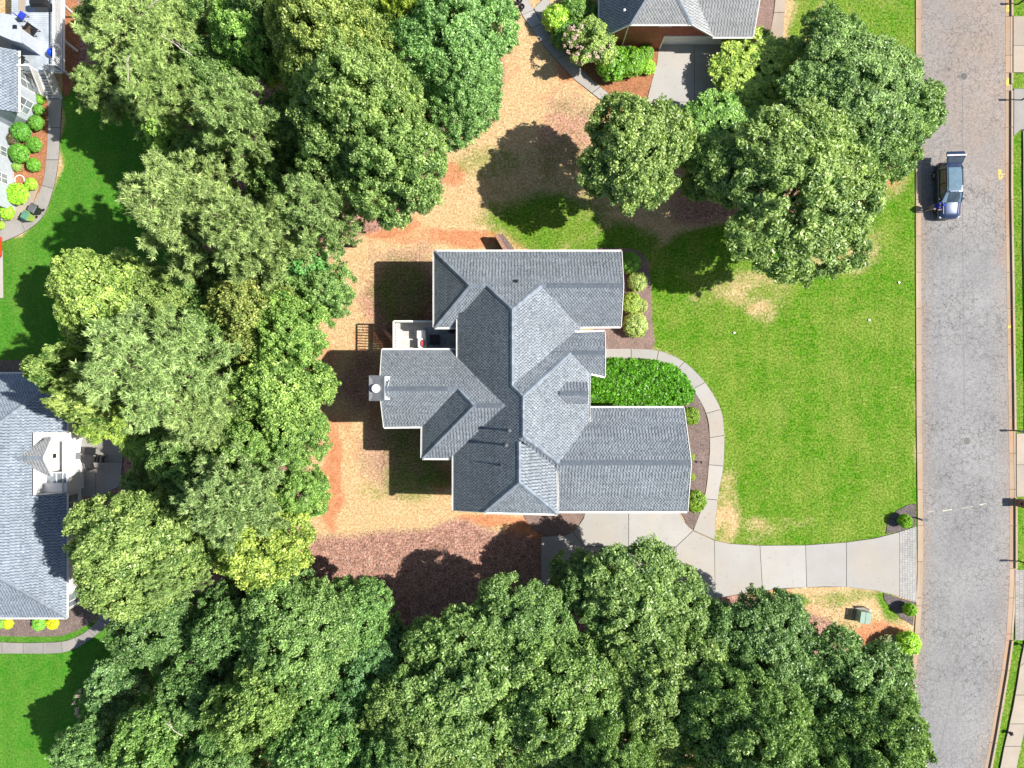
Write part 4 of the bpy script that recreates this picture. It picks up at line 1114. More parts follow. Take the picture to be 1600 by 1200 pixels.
def broadleaf(seed, Rr, hgt, lobes, clump=.52, per=130, L=.23, Wd=.12, dens=1.0, squash=.8, spiky=0.0):
    """crown of a broadleaved tree: leaf clumps over a lobed envelope; base at z = 0"""
    rng = np.random.default_rng(seed)
    zc = hgt - Rr * squash
    cs = [np.array([0, 0, zc + Rr * squash * .38])]; rs = [Rr * .52]
    for k in range(lobes):
        a = 2.4 * k + rng.uniform(-.4, .4); q = Rr * (.36 + .34 * ((k + .5) / lobes) ** .6 * rng.uniform(.85, 1.15))
        rr = Rr * rng.uniform(.20, .42)
        q = min(q * rng.uniform(.9, 1.15), Rr - rr * .80)
        cs.append(np.array([q * math.cos(a), q * math.sin(a), zc + Rr * squash * (.55 - .85 * (q / Rr) ** 1.4) + rng.uniform(-.16, .12) * Rr])); rs.append(rr)
    cs = np.array(cs); rs = np.array(rs)
    C = []; own = []
    for i in range(len(cs)):
        m = int(dens * 1.9 * 4 * math.pi * rs[i] ** 2 / (clump ** 2 * 2.2))
        d = unit(rng.normal(size=(m, 3))); d = d[d[:, 2] > -.55]
        rad = rs[i] * rng.uniform(.82, 1.06, (len(d), 1)); rad[rng.random(len(d)) < .06] *= 1.14
        p = cs[i] + d * rad * np.array([1, 1, .82])
        C.append(p); own.append(np.full(len(p), i))
    C = np.concatenate(C); own = np.concatenate(own)
    dist = np.linalg.norm((C[:, None] - cs[None]) / np.array([1, 1, .82]), axis=2) / rs[None]
    dist[np.arange(len(C)), own] = 9
    C = C[dist.min(1) > .80]
    # ragged gaps between the leaf masses
    nz = sum(np.sin(C @ rng.normal(0, 1.5, 3) + rng.uniform(0, 6.28)) for _ in range(5)) / 2.2
    C = C[nz > -.95]
    keep = []; 
    order = rng.permutation(len(C)); cell = {}; g = clump * .62
    for i in order:
        k = tuple((C[i] / g).astype(int))
        ok = True
        for dx in (-1, 0, 1):
            for dy in (-1, 0, 1):
                for dz in (-1, 0, 1):
                    for j in cell.get((k[0] + dx, k[1] + dy, k[2] + dz), ()):
                        if np.sum((C[i] - C[j]) ** 2) < g * g: ok = False; break
                    if not ok: break
                if not ok: break
            if not ok: break
        if ok: cell.setdefault(k, []).append(i); keep.append(i)
    C = C[keep]
    mid = np.array([0, 0, zc])
    Rc = clump * rng.uniform(.65, 1.25, len(C))
    ct = rng.normal(0, .2, len(C))
    Q, t = leaves(rng, C, Rc, per, L, Wd, mid, ctone=ct)
    # inner foliage that closes the crown
    m = max(8, int(len(C) * .42)); idx = rng.choice(len(C), m)
    Ci = mid + (C[idx] - mid) * rng.uniform(.5, .82, (m, 1))
    Q2, t2 = leaves(rng, Ci, np.full(m, clump * 1.5), max(10, int(per * .4)), L * 1.3, Wd * 1.4, mid)
    # stray sprigs at the rim
    m = max(6, len(C) // 4); idx = rng.choice(len(C), m)
    Cs = mid + (C[idx] - mid) * rng.uniform(1.03, 1.11, (m, 1))
    Q3, t3 = leaves(rng, Cs, np.full(m, clump * .42), max(8, per // 4), L, Wd, mid)
    return np.concatenate([Q, Q2, Q3]), np.concatenate([t, t2, t3]), cs, rs, zc

def limbs(seed, cs, rs, hgt, zc, r0):
    rng = random.Random(seed); mb = MB()
    fork = max(1.6, zc * .45)
    mb.tube([(0, 0, -.2), (.03, .02, .4), (rng.uniform(-.1, .1), rng.uniform(-.1, .1), fork), (rng.uniform(-.2, .2), rng.uniform(-.2, .2), zc), tuple(cs[0])], [r0 * 1.35, r0, r0 * .82, r0 * .55, r0 * .2], 9)
    for c, r in zip(cs[1:], rs[1:]):
        z = rng.uniform(fork * .9, zc); st = Vector((0, 0, z)); e = Vector(c)
        midp = st.lerp(e, .5) + Vector((0, 0, -r * .25))
        mb.tube([st, midp, e], [r0 * .4, r0 * .28, r0 * .1], 6)
        for k in range(3):
            d = Vector((rng.uniform(-1, 1), rng.uniform(-1, 1), rng.uniform(0, 1))).normalized()
            mb.tube([midp.lerp(e, .5), e + d * r * .7], [r0 * .13, r0 * .04], 5)
    return mb

def pine(seed, Rr, hgt, tufts=1500, blades=26, L=.40, Wd=.030):
    rng = np.random.default_rng(seed); rr = random.Random(seed)
    wood = MB(); wood.tube([(0, 0, -.2), (.05, 0, hgt * .4), (0, .08, hgt * .8), (0, 0, hgt)], [.30, .24, .13, .03], 9)
    C = []; base = hgt * .52; nb = 46
    dead = MB()
    for k in range(nb):
        t = k / nb
        z = base + (hgt - base) * (t ** .9) * .97
        ln = Rr * (1.0 - .62 * t ** 1.6) * rr.uniform(.72, 1.08) * (.85 if t < .1 else 1)
        a = 2.4 * k + rr.uniform(-.5, .5)
        rise = ln * rr.uniform(.08, .34)
        tip = Vector((math.cos(a) * ln, math.sin(a) * ln, z + rise))
        st = Vector((0, 0, z)); bend = st.lerp(tip, .55) + Vector((0, 0, -ln * .05))
        wood.tube([st, bend, tip], [.05, .032, .012], 5)
        nsub = int(6 + ln * 3.0)
        for j in range(nsub):
            q = .06 + .94 * (j + rr.random()) / nsub
            p = st.lerp(bend, q / .55) if q < .55 else bend.lerp(tip, (q - .55) / .45)
            sl = (1.25 - q * .75) * Rr * .24 * rr.uniform(.5, 1.15)
            b = a + rr.choice((-1, 1)) * rr.uniform(.5, 1.25)
            e = p + Vector((math.cos(b) * sl, math.sin(b) * sl, sl * rr.uniform(.05, .4)))
            wood.tube([p, e], [.02, .008], 4, cap=False)
            for m in range(max(2, int(sl / .17))):
                C.append(p.lerp(e, .35 + .65 * (m + rr.random()) / max(2, int(sl / .17))) + Vector((rr.gauss(0, .09), rr.gauss(0, .09), rr.gauss(.05, .07))))
        C.append(tip)
    for k in range(110):
        z = base + (hgt - base) * (.55 + .47 * rr.random()); q = rr.random() * .55; a = rr.uniform(0, 6.28); C.append(Vector((q * math.cos(a), q * math.sin(a), z)))
    C = np.array([tuple(c) for c in C])
    if len(C) > tufts: C = C[rng.choice(len(C), tufts, replace=False)]
    n = len(C); N = n * blades
    c = np.repeat(C, blades, 0)
    axis = unit(np.concatenate([C[:, :2] * .16, np.full((n, 1), .9)], 1) + rng.normal(0, .35, (n, 3)))
    ax = np.repeat(axis, blades, 0)
    d = unit(rng.normal(size=(N, 3)) * .95 + ax * 1.0)
    s = unit(np.cross(d, rng.normal(size=(N, 3))))
    ln = L * rng.uniform(.65, 1.2, (N, 1))
    b0 = c + rng.normal(0, .05, (N, 3))
    Q = np.stack([b0 - s * Wd, b0 + s * Wd, b0 + d * ln + s * Wd * .25], 1)
    t = np.repeat(rng.normal(.5, .24, n), blades) + rng.normal(0, .2, N)
    return Q, t, wood

PROTO = {}
def proto_tree(key, kind, seed, Rr, hgt, **kw):
    if kind == 'pine':
        Q, t, wood = pine(seed, Rr, hgt, **kw)
        me = np_mesh('crown_' + key, Q, t, M['needle']); tm = wood.mesh('trunk_' + key, M['bark'], True)
    else:
        Q, t, cs, rs, zc = broadleaf(seed, Rr, hgt, **kw)
        me = np_mesh('crown_' + key, Q, t, M['leaf']); tm = limbs(seed, cs, rs, hgt, zc, .05 * Rr + .06).mesh('trunk_' + key, M['bark'], True)
    PROTO[key] = (me, tm, Rr, hgt)
proto_tree('oak_a', 'oak', 11, 6.0, 14.0, lobes=19, per=140)
proto_tree('oak_b', 'oak', 12, 6.0, 14.0, lobes=22, per=140)
proto_tree('oak_c', 'oak', 13, 6.0, 14.0, lobes=17, per=140, L=.26, Wd=.115)
proto_tree('round_a', 'oak', 14, 4.4, 10.0, lobes=13, clump=.44, per=110, L=.21, Wd=.12, squash=.85)
proto_tree('round_b', 'oak', 15, 4.4, 10.0, lobes=17, clump=.44, per=110, L=.20, Wd=.11, squash=.85)
proto_tree('maple', 'oak', 16, 4.4, 10.5, lobes=18, clump=.40, per=80, L=.22, Wd=.18, squash=.9)
proto_tree('small_a', 'oak', 17, 2.6, 6.0, lobes=8, clump=.36, per=95, L=.20, Wd=.12, squash=.9)
proto_tree('small_b', 'oak', 18, 2.6, 6.0, lobes=10, clump=.34, per=95, L=.18, Wd=.10, squash=.9)
proto_tree('pine_a', 'pine', 21, 5.2, 16.0, tufts=4600, blades=22, Wd=.048, L=.37)
proto_tree('pine_b', 'pine', 22, 5.2, 16.0, tufts=4600, blades=22, Wd=.048, L=.37)
proto_tree('pine_c', 'pine', 23, 5.2, 16.0, tufts=4200, blades=22, L=.43, Wd=.048)

def tree(key, u, v, r, h, color, label, name='tree', group=None, rz=None, zc=None):
    """u, v: survey position of the crown centre; r: crown radius in plan units as seen; h: height (m)"""
    me, tm, R0, H0 = PROTO[key]
    zc = h * .68 if zc is None else zc
    p = G(u, v, zc)
    rad = r * S * (1 - zc / CAM_H)
    sx = rad / R0; sz = h / H0
    rnd = random.Random(int(u * 7 + v * 13))
    t = thing(name, label, 'tree', (p.x, p.y, 0), rnd.uniform(0, 6.28) if rz is None else rz, group)
    t.scale = (sx * rnd.uniform(.96, 1.04), sx * rnd.uniform(.96, 1.04), sz)
    color = tuple(1 + (q - 1) * f for q, f in zip(color, (.75, .75, .5)))
    c = link('crown', me, t, True); c.color = (*color, 1)
    k = link('trunk', tm, t, True)
    return t

YG = (1.28, 1.12, .72); GR = (.95, 1.05, .8); BG = (.80, 1.10, 1.15); LG = (1.15, 1.22, .85); DG = (.62, .78, .55); LIME = (1.6, 1.5, .5); OL = (1.1, 1.0, .6); TEAL = (.6, .98, .95); BR = (.95, 1.3, .62); MG = (.8, .95, .62); PAL = (1.35, 1.35, 1.05)
G1 = 'trees of the wood along the west boundary'; G2 = 'trees at the south edge of the lot'; G3 = 'trees on the north side of the lot'
TREES = [
 ('pine_a', 234, 60, 104, 11.5, (1.02, 1.06, .62), 'yellow green pine with bare grey twigs beside the white deck railing', 'pine_tree', G1),
 ('pine_b', 176, 148, 56, 9, (.98, 1.04, .62), 'low yellow green pine leaning over the corner of the lush lawn', 'pine_tree', G1),
 ('pine_c', 264, 148, 80, 12, (1.0, 1.06, .64), 'yellow green pine just below the tallest pine by the deck', 'pine_tree', G1),
 ('round_a', 400, 70, 70, 13, (.95, 1.3, .6), 'bright green leafy tree at the top between yellow pine and oaks', 'tree', G1),
 ('round_b', 420, 20, 60, 14, DG, 'dark green tree cut by the top edge, left of the yellowish oak', 'tree', G1),
 ('pine_b', 388, 205, 78, 16, (.98, 1.05, .8), 'pale feathery pine in the middle of the upper wood', 'pine_tree', G1),
 ('small_a', 268, 222, 46, 11, (1.05, 1.35, .55), 'small bright green tree between two pines at the lawn edge', 'tree', G1),
 ('oak_a', 505, 60, 92, 17, (1.2, 1.15, .72), 'tall oak with yellowish tips touching the top edge', 'oak_tree', G1),
 ('oak_b', 555, 165, 100, 18, (.95, 1.06, .82), 'tall oak in the centre of the upper wood', 'oak_tree', G1),
 ('oak_c', 605, 260, 92, 17, (.92, 1.08, .84), 'tall oak overhanging the dry back yard at the wood corner', 'oak_tree', G1),
 ('round_a', 520, 255, 62, 16, (.85, 1.0, .78), 'mid green oak between feathery pine and corner oak', 'oak_tree', G1),
 ('oak_b', 700, 62, 98, 13, (.82, 1.18, 1.08), 'large round bluish green tree at the top edge by dry grass', 'tree', G1),
 ('oak_a', 725, 150, 76, 12, (.84, 1.16, 1.05), 'round bluish green tree bulging towards the curved walk', 'tree', G1),
 ('small_b', 628, 12, 30, 14, LIME, 'small lime yellow treetop cut by the top edge', 'tree', G1),
 ('pine_a', 305, 335, 96, 17, (1.08, 1.08, .85), 'broad pale pine overhanging the lush neighbouring lawn', 'pine_tree', G1),
 ('pine_c', 408, 375, 82, 17, (1.05, 1.06, .82), 'pale pine in the heart of the left wood', 'pine_tree', G1),
 ('pine_b', 505, 340, 74, 15, (.95, 1.02, .78), 'dull green pine above the dry grass corner', 'pine_tree', G1),
 ('small_a', 478, 412, 38, 11, (.55, 1.2, .8), 'small emerald tree tucked under the pines', 'tree', G1),
 ('round_b', 508, 455, 50, 10, (.9, 1.15, .95), 'grey green tree sticking out over the dry grass', 'tree', G1),
 ('round_a', 172, 470, 88, 12, (1.2, 1.3, .68), 'light green tree with long shoots reaching over the lush lawn', 'tree', G1),
 ('round_b', 262, 470, 62, 11, (.95, 1.05, .62), 'shaded green tree beside the one with long shoots', 'tree', G1),
 ('round_a', 395, 485, 72, 13, (1.0, .92, .42), 'dark olive tree in the middle of the left wood', 'tree', G1),
 ('round_b', 455, 520, 66, 13, (.95, 1.22, .6), 'fresh green tree beside the dry grass near the rail shadow', 'tree', G1),
 ('small_b', 110, 580, 46, 15, (.95, 1.1, .7), 'small tree hanging over the blue roof corner', 'tree', G1),
 ('small_a', 140, 618, 50, 16, (1.05, 1.1, .66), 'pale tipped tree over the shaded blue roof', 'tree', G1),
 ('round_b', 165, 650, 48, 7, (1.35, 1.45, .5), 'lime green low tree above the paved patio', 'tree', G1),
 ('round_a', 240, 692, 48, 5, (1.1, 1.3, .55), 'bright green low tree right of the patio', 'tree', G1),
 ('pine_a', 262, 575, 112, 19, (1.0, 1.08, .86), 'very large pale pine in the middle of the left wood', 'pine_tree', G1),
 ('pine_c', 335, 640, 84, 13.5, (1.02, 1.06, .8), 'pale pine just below the very large pine', 'pine_tree', G1),
 ('round_a', 435, 605, 74, 14, (1.05, 1.25, .72), 'light green tree in front of the house shadow', 'tree', G1),
 ('round_b', 462, 680, 56, 12, (.85, 1.12, .62), 'green tree opposite the rear wing shadow', 'tree', G1),
 ('small_a', 495, 622, 22, 4, DG, 'dark little bush tree at the edge of the house shadow', 'tree', G1),
 ('round_b', 395, 690, 60, 13, (.9, 1.15, .62), 'leafy tree between the two lower pines', 'tree', G1),
 ('pine_b', 380, 770, 88, 16, (.92, 1.0, .82), 'grey green feathery pine near the bottom of the left wood', 'pine_tree', G1),
 ('oak_a', 207, 852, 106, 14.5, (1.02, 1.12, .75), 'large dense round tree next to the blue roofed house', 'tree', G1),
 ('round_b', 230, 768, 48, 5.5, (.85, 1.0, .62), 'dull green tree below the patio', 'tree', G1),
 ('round_a', 408, 850, 84, 13, (1.3, 1.28, .45), 'yellow green tree at the edge of the reddish leaf litter', 'tree', G1),
 ('pine_a', 288, 890, 46, 13, (1.05, 1.12, .85), 'small feathery pine squeezed beside the dense round tree', 'pine_tree', G1),
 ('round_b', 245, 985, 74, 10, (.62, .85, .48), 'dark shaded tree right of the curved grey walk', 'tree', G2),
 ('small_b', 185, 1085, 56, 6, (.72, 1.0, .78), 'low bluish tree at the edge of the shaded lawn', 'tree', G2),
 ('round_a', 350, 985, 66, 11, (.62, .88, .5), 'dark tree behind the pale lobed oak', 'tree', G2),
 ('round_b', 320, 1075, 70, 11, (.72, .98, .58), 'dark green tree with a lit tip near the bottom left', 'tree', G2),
 ('oak_b', 460, 1000, 92, 13, (1.0, 1.18, .88), 'pale lobed oak rising from the bottom left trees', 'oak_tree', G2),
 ('round_a', 560, 965, 60, 9, (.85, 1.15, .78), 'green tree at the corner of the dark leaf litter', 'tree', G2),
 ('round_b', 575, 1050, 62, 9, TEAL, 'teal green low tree below the leaf litter', 'tree', G2),
 ('small_a', 620, 1010, 40, 7, (.5, .9, .85), 'small dark teal tree beside the big south oak', 'tree', G2),
 ('round_a', 560, 1130, 60, 9, (.55, .9, .8), 'dark teal tree near the bottom edge', 'tree', G2),
 ('round_b', 400, 1105, 72, 15, (1.2, 1.25, .8), 'pale yellowish treetop near the bottom left', 'tree', G2),
 ('round_a', 485, 1165, 72, 15, (.95, 1.22, 1.0), 'pale mint green treetop at the bottom edge', 'tree', G2),
 ('round_b', 255, 1165, 80, 11, (1.0, 1.25, .62), 'bright green treetop at the bottom left edge', 'tree', G2),
 ('round_a', 140, 1180, 66, 8, (.75, 1.05, .7), 'green tree in the bottom left corner', 'tree', G2),
 ('oak_a', 815, 978, 92, 10, (.78, .98, .52), 'oak nearest the shaded parking pad', 'oak_tree', G2),
 ('oak_c', 745, 1075, 130, 12, (.95, 1.08, .62), 'large spreading oak left of centre at the bottom', 'oak_tree', G2),
 ('oak_b', 665, 1140, 96, 12, (.98, 1.02, .6), 'yellow flecked oak at the bottom above the pale mint tree', 'oak_tree', G2),
 ('oak_b', 870, 1110, 114, 13, (1.0, 1.12, .66), 'tall light tipped oak in the middle of the bottom edge', 'oak_tree', G2),
 ('oak_c', 992, 958, 112, 10, (.92, 1.02, .52), 'oak overhanging the middle of the driveway', 'oak_tree', G2),
 ('oak_a', 1030, 1090, 120, 12, (1.0, 1.05, .55), 'yellow tipped oak below the driveway', 'oak_tree', G2),
 ('oak_b', 1190, 1025, 98, 10, (.66, .86, .58), 'dark oak left of the green transformer box', 'oak_tree', G2),
 ('oak_c', 1310, 1085, 112, 11, (.72, .92, .58), 'dark spreading oak at the street in the bottom right', 'oak_tree', G2),
 ('oak_a', 1170, 1145, 104, 16, (.86, 1.0, .58), 'oak at the bottom edge below the dark oak', 'oak_tree', G2),
 ('oak_b', 1355, 1165, 92, 14, (.86, 1.0, .6), 'oak at the bottom edge reaching over the street', 'oak_tree', G2),
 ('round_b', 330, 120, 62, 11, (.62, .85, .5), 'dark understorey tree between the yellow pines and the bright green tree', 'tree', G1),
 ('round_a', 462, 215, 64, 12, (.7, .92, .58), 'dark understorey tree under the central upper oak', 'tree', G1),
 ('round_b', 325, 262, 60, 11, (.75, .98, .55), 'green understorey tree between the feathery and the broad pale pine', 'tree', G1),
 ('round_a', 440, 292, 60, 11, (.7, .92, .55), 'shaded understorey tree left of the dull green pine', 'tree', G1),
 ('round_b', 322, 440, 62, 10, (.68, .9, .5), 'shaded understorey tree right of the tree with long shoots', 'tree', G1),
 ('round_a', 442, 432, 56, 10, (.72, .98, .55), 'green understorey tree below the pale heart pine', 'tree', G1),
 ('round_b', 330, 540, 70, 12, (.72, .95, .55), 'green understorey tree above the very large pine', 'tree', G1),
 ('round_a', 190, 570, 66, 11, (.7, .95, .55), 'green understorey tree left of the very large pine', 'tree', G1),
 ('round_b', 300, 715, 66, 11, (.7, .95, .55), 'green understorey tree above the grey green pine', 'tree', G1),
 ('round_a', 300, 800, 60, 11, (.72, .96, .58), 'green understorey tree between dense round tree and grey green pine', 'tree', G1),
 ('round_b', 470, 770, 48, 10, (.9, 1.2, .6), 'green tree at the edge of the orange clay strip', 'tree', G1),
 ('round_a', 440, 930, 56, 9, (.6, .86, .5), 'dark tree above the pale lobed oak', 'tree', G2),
 ('round_b', 185, 20, 56, 9, (.7, .9, .5), 'dark understorey tree at the top beside the deck', 'tree', G1),
 ('oak_c', 600, 1195, 74, 13, (.75, 1.0, .65), 'shaded green tree at the bottom edge left of the yellow flecked oak', 'tree', G2),
 ('oak_a', 345, 1190, 66, 12, (.72, 1.0, .6), 'dark green tree at the bottom edge among pale treetops', 'tree', G2),
 ('oak_a', 955, 1195, 80, 16, (.9, 1.05, .6), 'oak at the bottom edge between the tall and the yellow tipped oak', 'oak_tree', G2),
 ('oak_c', 1265, 1190, 84, 14, (.78, .96, .6), 'oak at the bottom edge between two darker oaks', 'oak_tree', G2),
 ('round_a', 985, 243, 92, 11.5, (1.0, 1.08, .85), 'round light topped tree standing alone on the dry yard', 'tree', G3),
 ('maple', 1190, 116, 76, 3.1, (1.45, 1.5, .35), 'lime green maple beside the pale north driveway', 'maple_tree', G3),
 ('maple', 1124, 202, 60, 3.8, (.8, 1.2, .4), 'deep green maple left of the lime one', 'maple_tree', G3),
 ('round_b', 1292, 62, 56, 6.5, (.72, 1.0, .55), 'dark green tree at the top beside the right lawn', 'tree', G3),
 ('oak_b', 1340, 150, 104, 8, (.76, .98, .7), 'wide green tree reaching over the street', 'tree', G3),
 ('small_a', 1435, 170, 50, 7, (.72, .92, .7), 'sparse outer branches of greyish leaves over the street kerb', 'tree', G3),
 ('round_a', 1395, 205, 66, 7.5, (.78, 1.0, .75), 'green tree above the parked car reaching the kerb', 'tree', G3),
 ('round_b', 905, 905, 52, 8, (.8, 1.0, .6), 'leafy tree between the two oaks at the shaded parking pad', 'tree', G2),
 ('round_a', 1105, 985, 56, 8, (.78, .98, .6), 'leafy tree at the lower driveway edge', 'tree', G2),
 ('round_b', 318, 8, 56, 10, (.72, .95, .6), 'green tree at the top edge right of the yellow green pine', 'tree', G1),
 ('round_a', 588, 10, 56, 13, (1.0, 1.1, .7), 'leafy treetop at the top edge left of the lime yellow one', 'tree', G1),
 ('oak_c', 1240, 308, 136, 12, (.9, 1.02, .62), 'largest spreading oak above the front lawn', 'oak_tree', G3),
 ('round_a', 1120, 262, 52, 9, (.6, .82, .45), 'dark shaded tree between lone round tree and largest oak', 'tree', G3),
 ('round_b', 1262, 190, 60, 6, (1.0, 1.1, .7), 'light tipped tree in the middle of the north cluster', 'tree', G3),
]
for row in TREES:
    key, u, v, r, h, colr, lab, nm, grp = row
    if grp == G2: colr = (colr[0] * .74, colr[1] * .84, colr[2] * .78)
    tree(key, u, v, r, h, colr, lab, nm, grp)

# bare branches showing in the pines
def snag(u, v, z, ln, a, label):
    p = G(u, v, z); t = None
    rr = random.Random(int(u)); mb = MB()
    def br(st, d, L, r, k):
        e = st + d * L
        mb.tube([st, st.lerp(e, .5) + Vector((rr.gauss(0, .05), rr.gauss(0, .05), .03)) * L, e], [r, r * .7, r * .35], 5)
        if k:
            for _ in range(3):
                q = rr.uniform(.35, .95); dd = (d + Vector((rr.gauss(0, .6), rr.gauss(0, .6), rr.uniform(-.1, .4)))).normalized()
                br(st.lerp(e, q), dd, L * rr.uniform(.35, .6), r * .5, k - 1)
    br(Vector(p), Vector((math.cos(a), math.sin(a), .35)).normalized(), ln, .035, 2)
    return mb
for u, v, z, ln, a, parent_label in ((200, 128, 12.6, 1.6, 1.4, 'yellow green pine with bare grey twigs beside the white deck railing'), (232, 12, 17, 1.8, .4, 'yellow green pine with bare grey twigs beside the white deck railing'), (300, 86, 15.5, 1.4, 2.6, 'yellow green pine with bare grey twigs beside the white deck railing'),
                                     (150, 655, 9.2, 2.2, 2.7, 'lime green low tree above the paved patio'), (285, 1150, 11.2, 1.4, 2.2, 'bright green treetop at the bottom left edge'), (910, 1080, 17.6, 1.2, 1.0, 'tall light tipped oak in the middle of the bottom edge')):
    par = next(o for o in COL.objects if o.get('label') == parent_label)
    snag(u, v, z, ln, a, '').build('bare_branch', M['dead_wood'], par)

# ------------------------------------------------------------------ shrubs
def shrub_mesh(name, seed, Rr, hh, per, L, Wd, nclump, clump, mat='leaf', blossom=False):
    rng = np.random.default_rng(seed)
    d = unit(rng.normal(size=(nclump, 3))); d = d[d[:, 2] > -.35]
    bumpy = 1 + .07 * np.sin(d[:, 0] * 7 + seed) * np.cos(d[:, 1] * 6) 
    C = d * np.array([Rr, Rr, hh * .5]) * (rng.uniform(.84, .98, (len(d), 1)) * bumpy[:, None]) + np.array([0, 0, hh * .5])
    mid = np.array([0, 0, hh * .45])
    Q, t = leaves(rng, C, np.full(len(C), clump), per, L, Wd, mid, up=.3, out=.9, rnd=.5, ctone=rng.normal(0, .14, len(C)))
    Ci = mid + (C - mid) * .72
    Q2, t2 = leaves(rng, Ci, np.full(len(C), clump * 1.3), max(6, per // 2), L * 1.5, Wd * 1.7, mid)
    return np_mesh(name, np.concatenate([Q, Q2]), np.concatenate([t, t2]), M[mat])
def stems_mesh(name, Rr, hh, n=7):
    mb = MB(); rr = random.Random(n)
    for k in range(n):
        a = k * 2.4; mb.tube([(.06 * math.cos(a), .06 * math.sin(a), -.05), (Rr * .5 * math.cos(a), Rr * .5 * math.sin(a), hh * .55)], [.025, .01], 5)
    return mb.mesh(name, M['bark'])
SH = {}
SH['ball'] = (shrub_mesh('shrub_ball', 31, 1.0, 1.8, 34, .12, .08, 420, .17), stems_mesh('stems_ball', 1, 1.8), 1.0, 1.8)
SH['fluffy'] = (shrub_mesh('shrub_fluffy', 32, 1.0, 1.7, 40, .19, .10, 170, .27), stems_mesh('stems_fluffy', 1, 1.7), 1.0, 1.7)
SH['tight'] = (shrub_mesh('shrub_tight', 33, 1.0, 1.6, 38, .09, .06, 620, .13), stems_mesh('stems_tight', 1, 1.6), 1.0, 1.6)
def shrub(kind, u, v, r, h, color, label, group=None, name='shrub', sy=1.0, rz=None):
    me, sm, R0, H0 = SH[kind]; p = G(u, v, h * .5); rad = r * S * (1 - h * .5 / CAM_H)
    rnd = random.Random(int(u * 3 + v * 5))
    t = thing(name, label, 'shrub', (p.x, p.y, 0.03), rnd.uniform(0, 6.28) if rz is None else rz, group); t.scale = (rad / R0, rad * sy / R0, h / H0)
    c = link('foliage', me, t, True); c.color = (color[0] * .85, color[1] * .85, color[2], 1); link('stem', sm, t, True)
    return t
GF = 'shrubs along the front of the main house'; GN_ = 'shrubs around the north house'; GW = 'shrubs beside the west house'; GE = 'shrubs at the driveway entrance'
LB_ = (.95, 1.2, .30); DB = (.62, 1.0, .35); PB = (1.55, 1.5, .95); YB = (1.2, 1.3, .28)
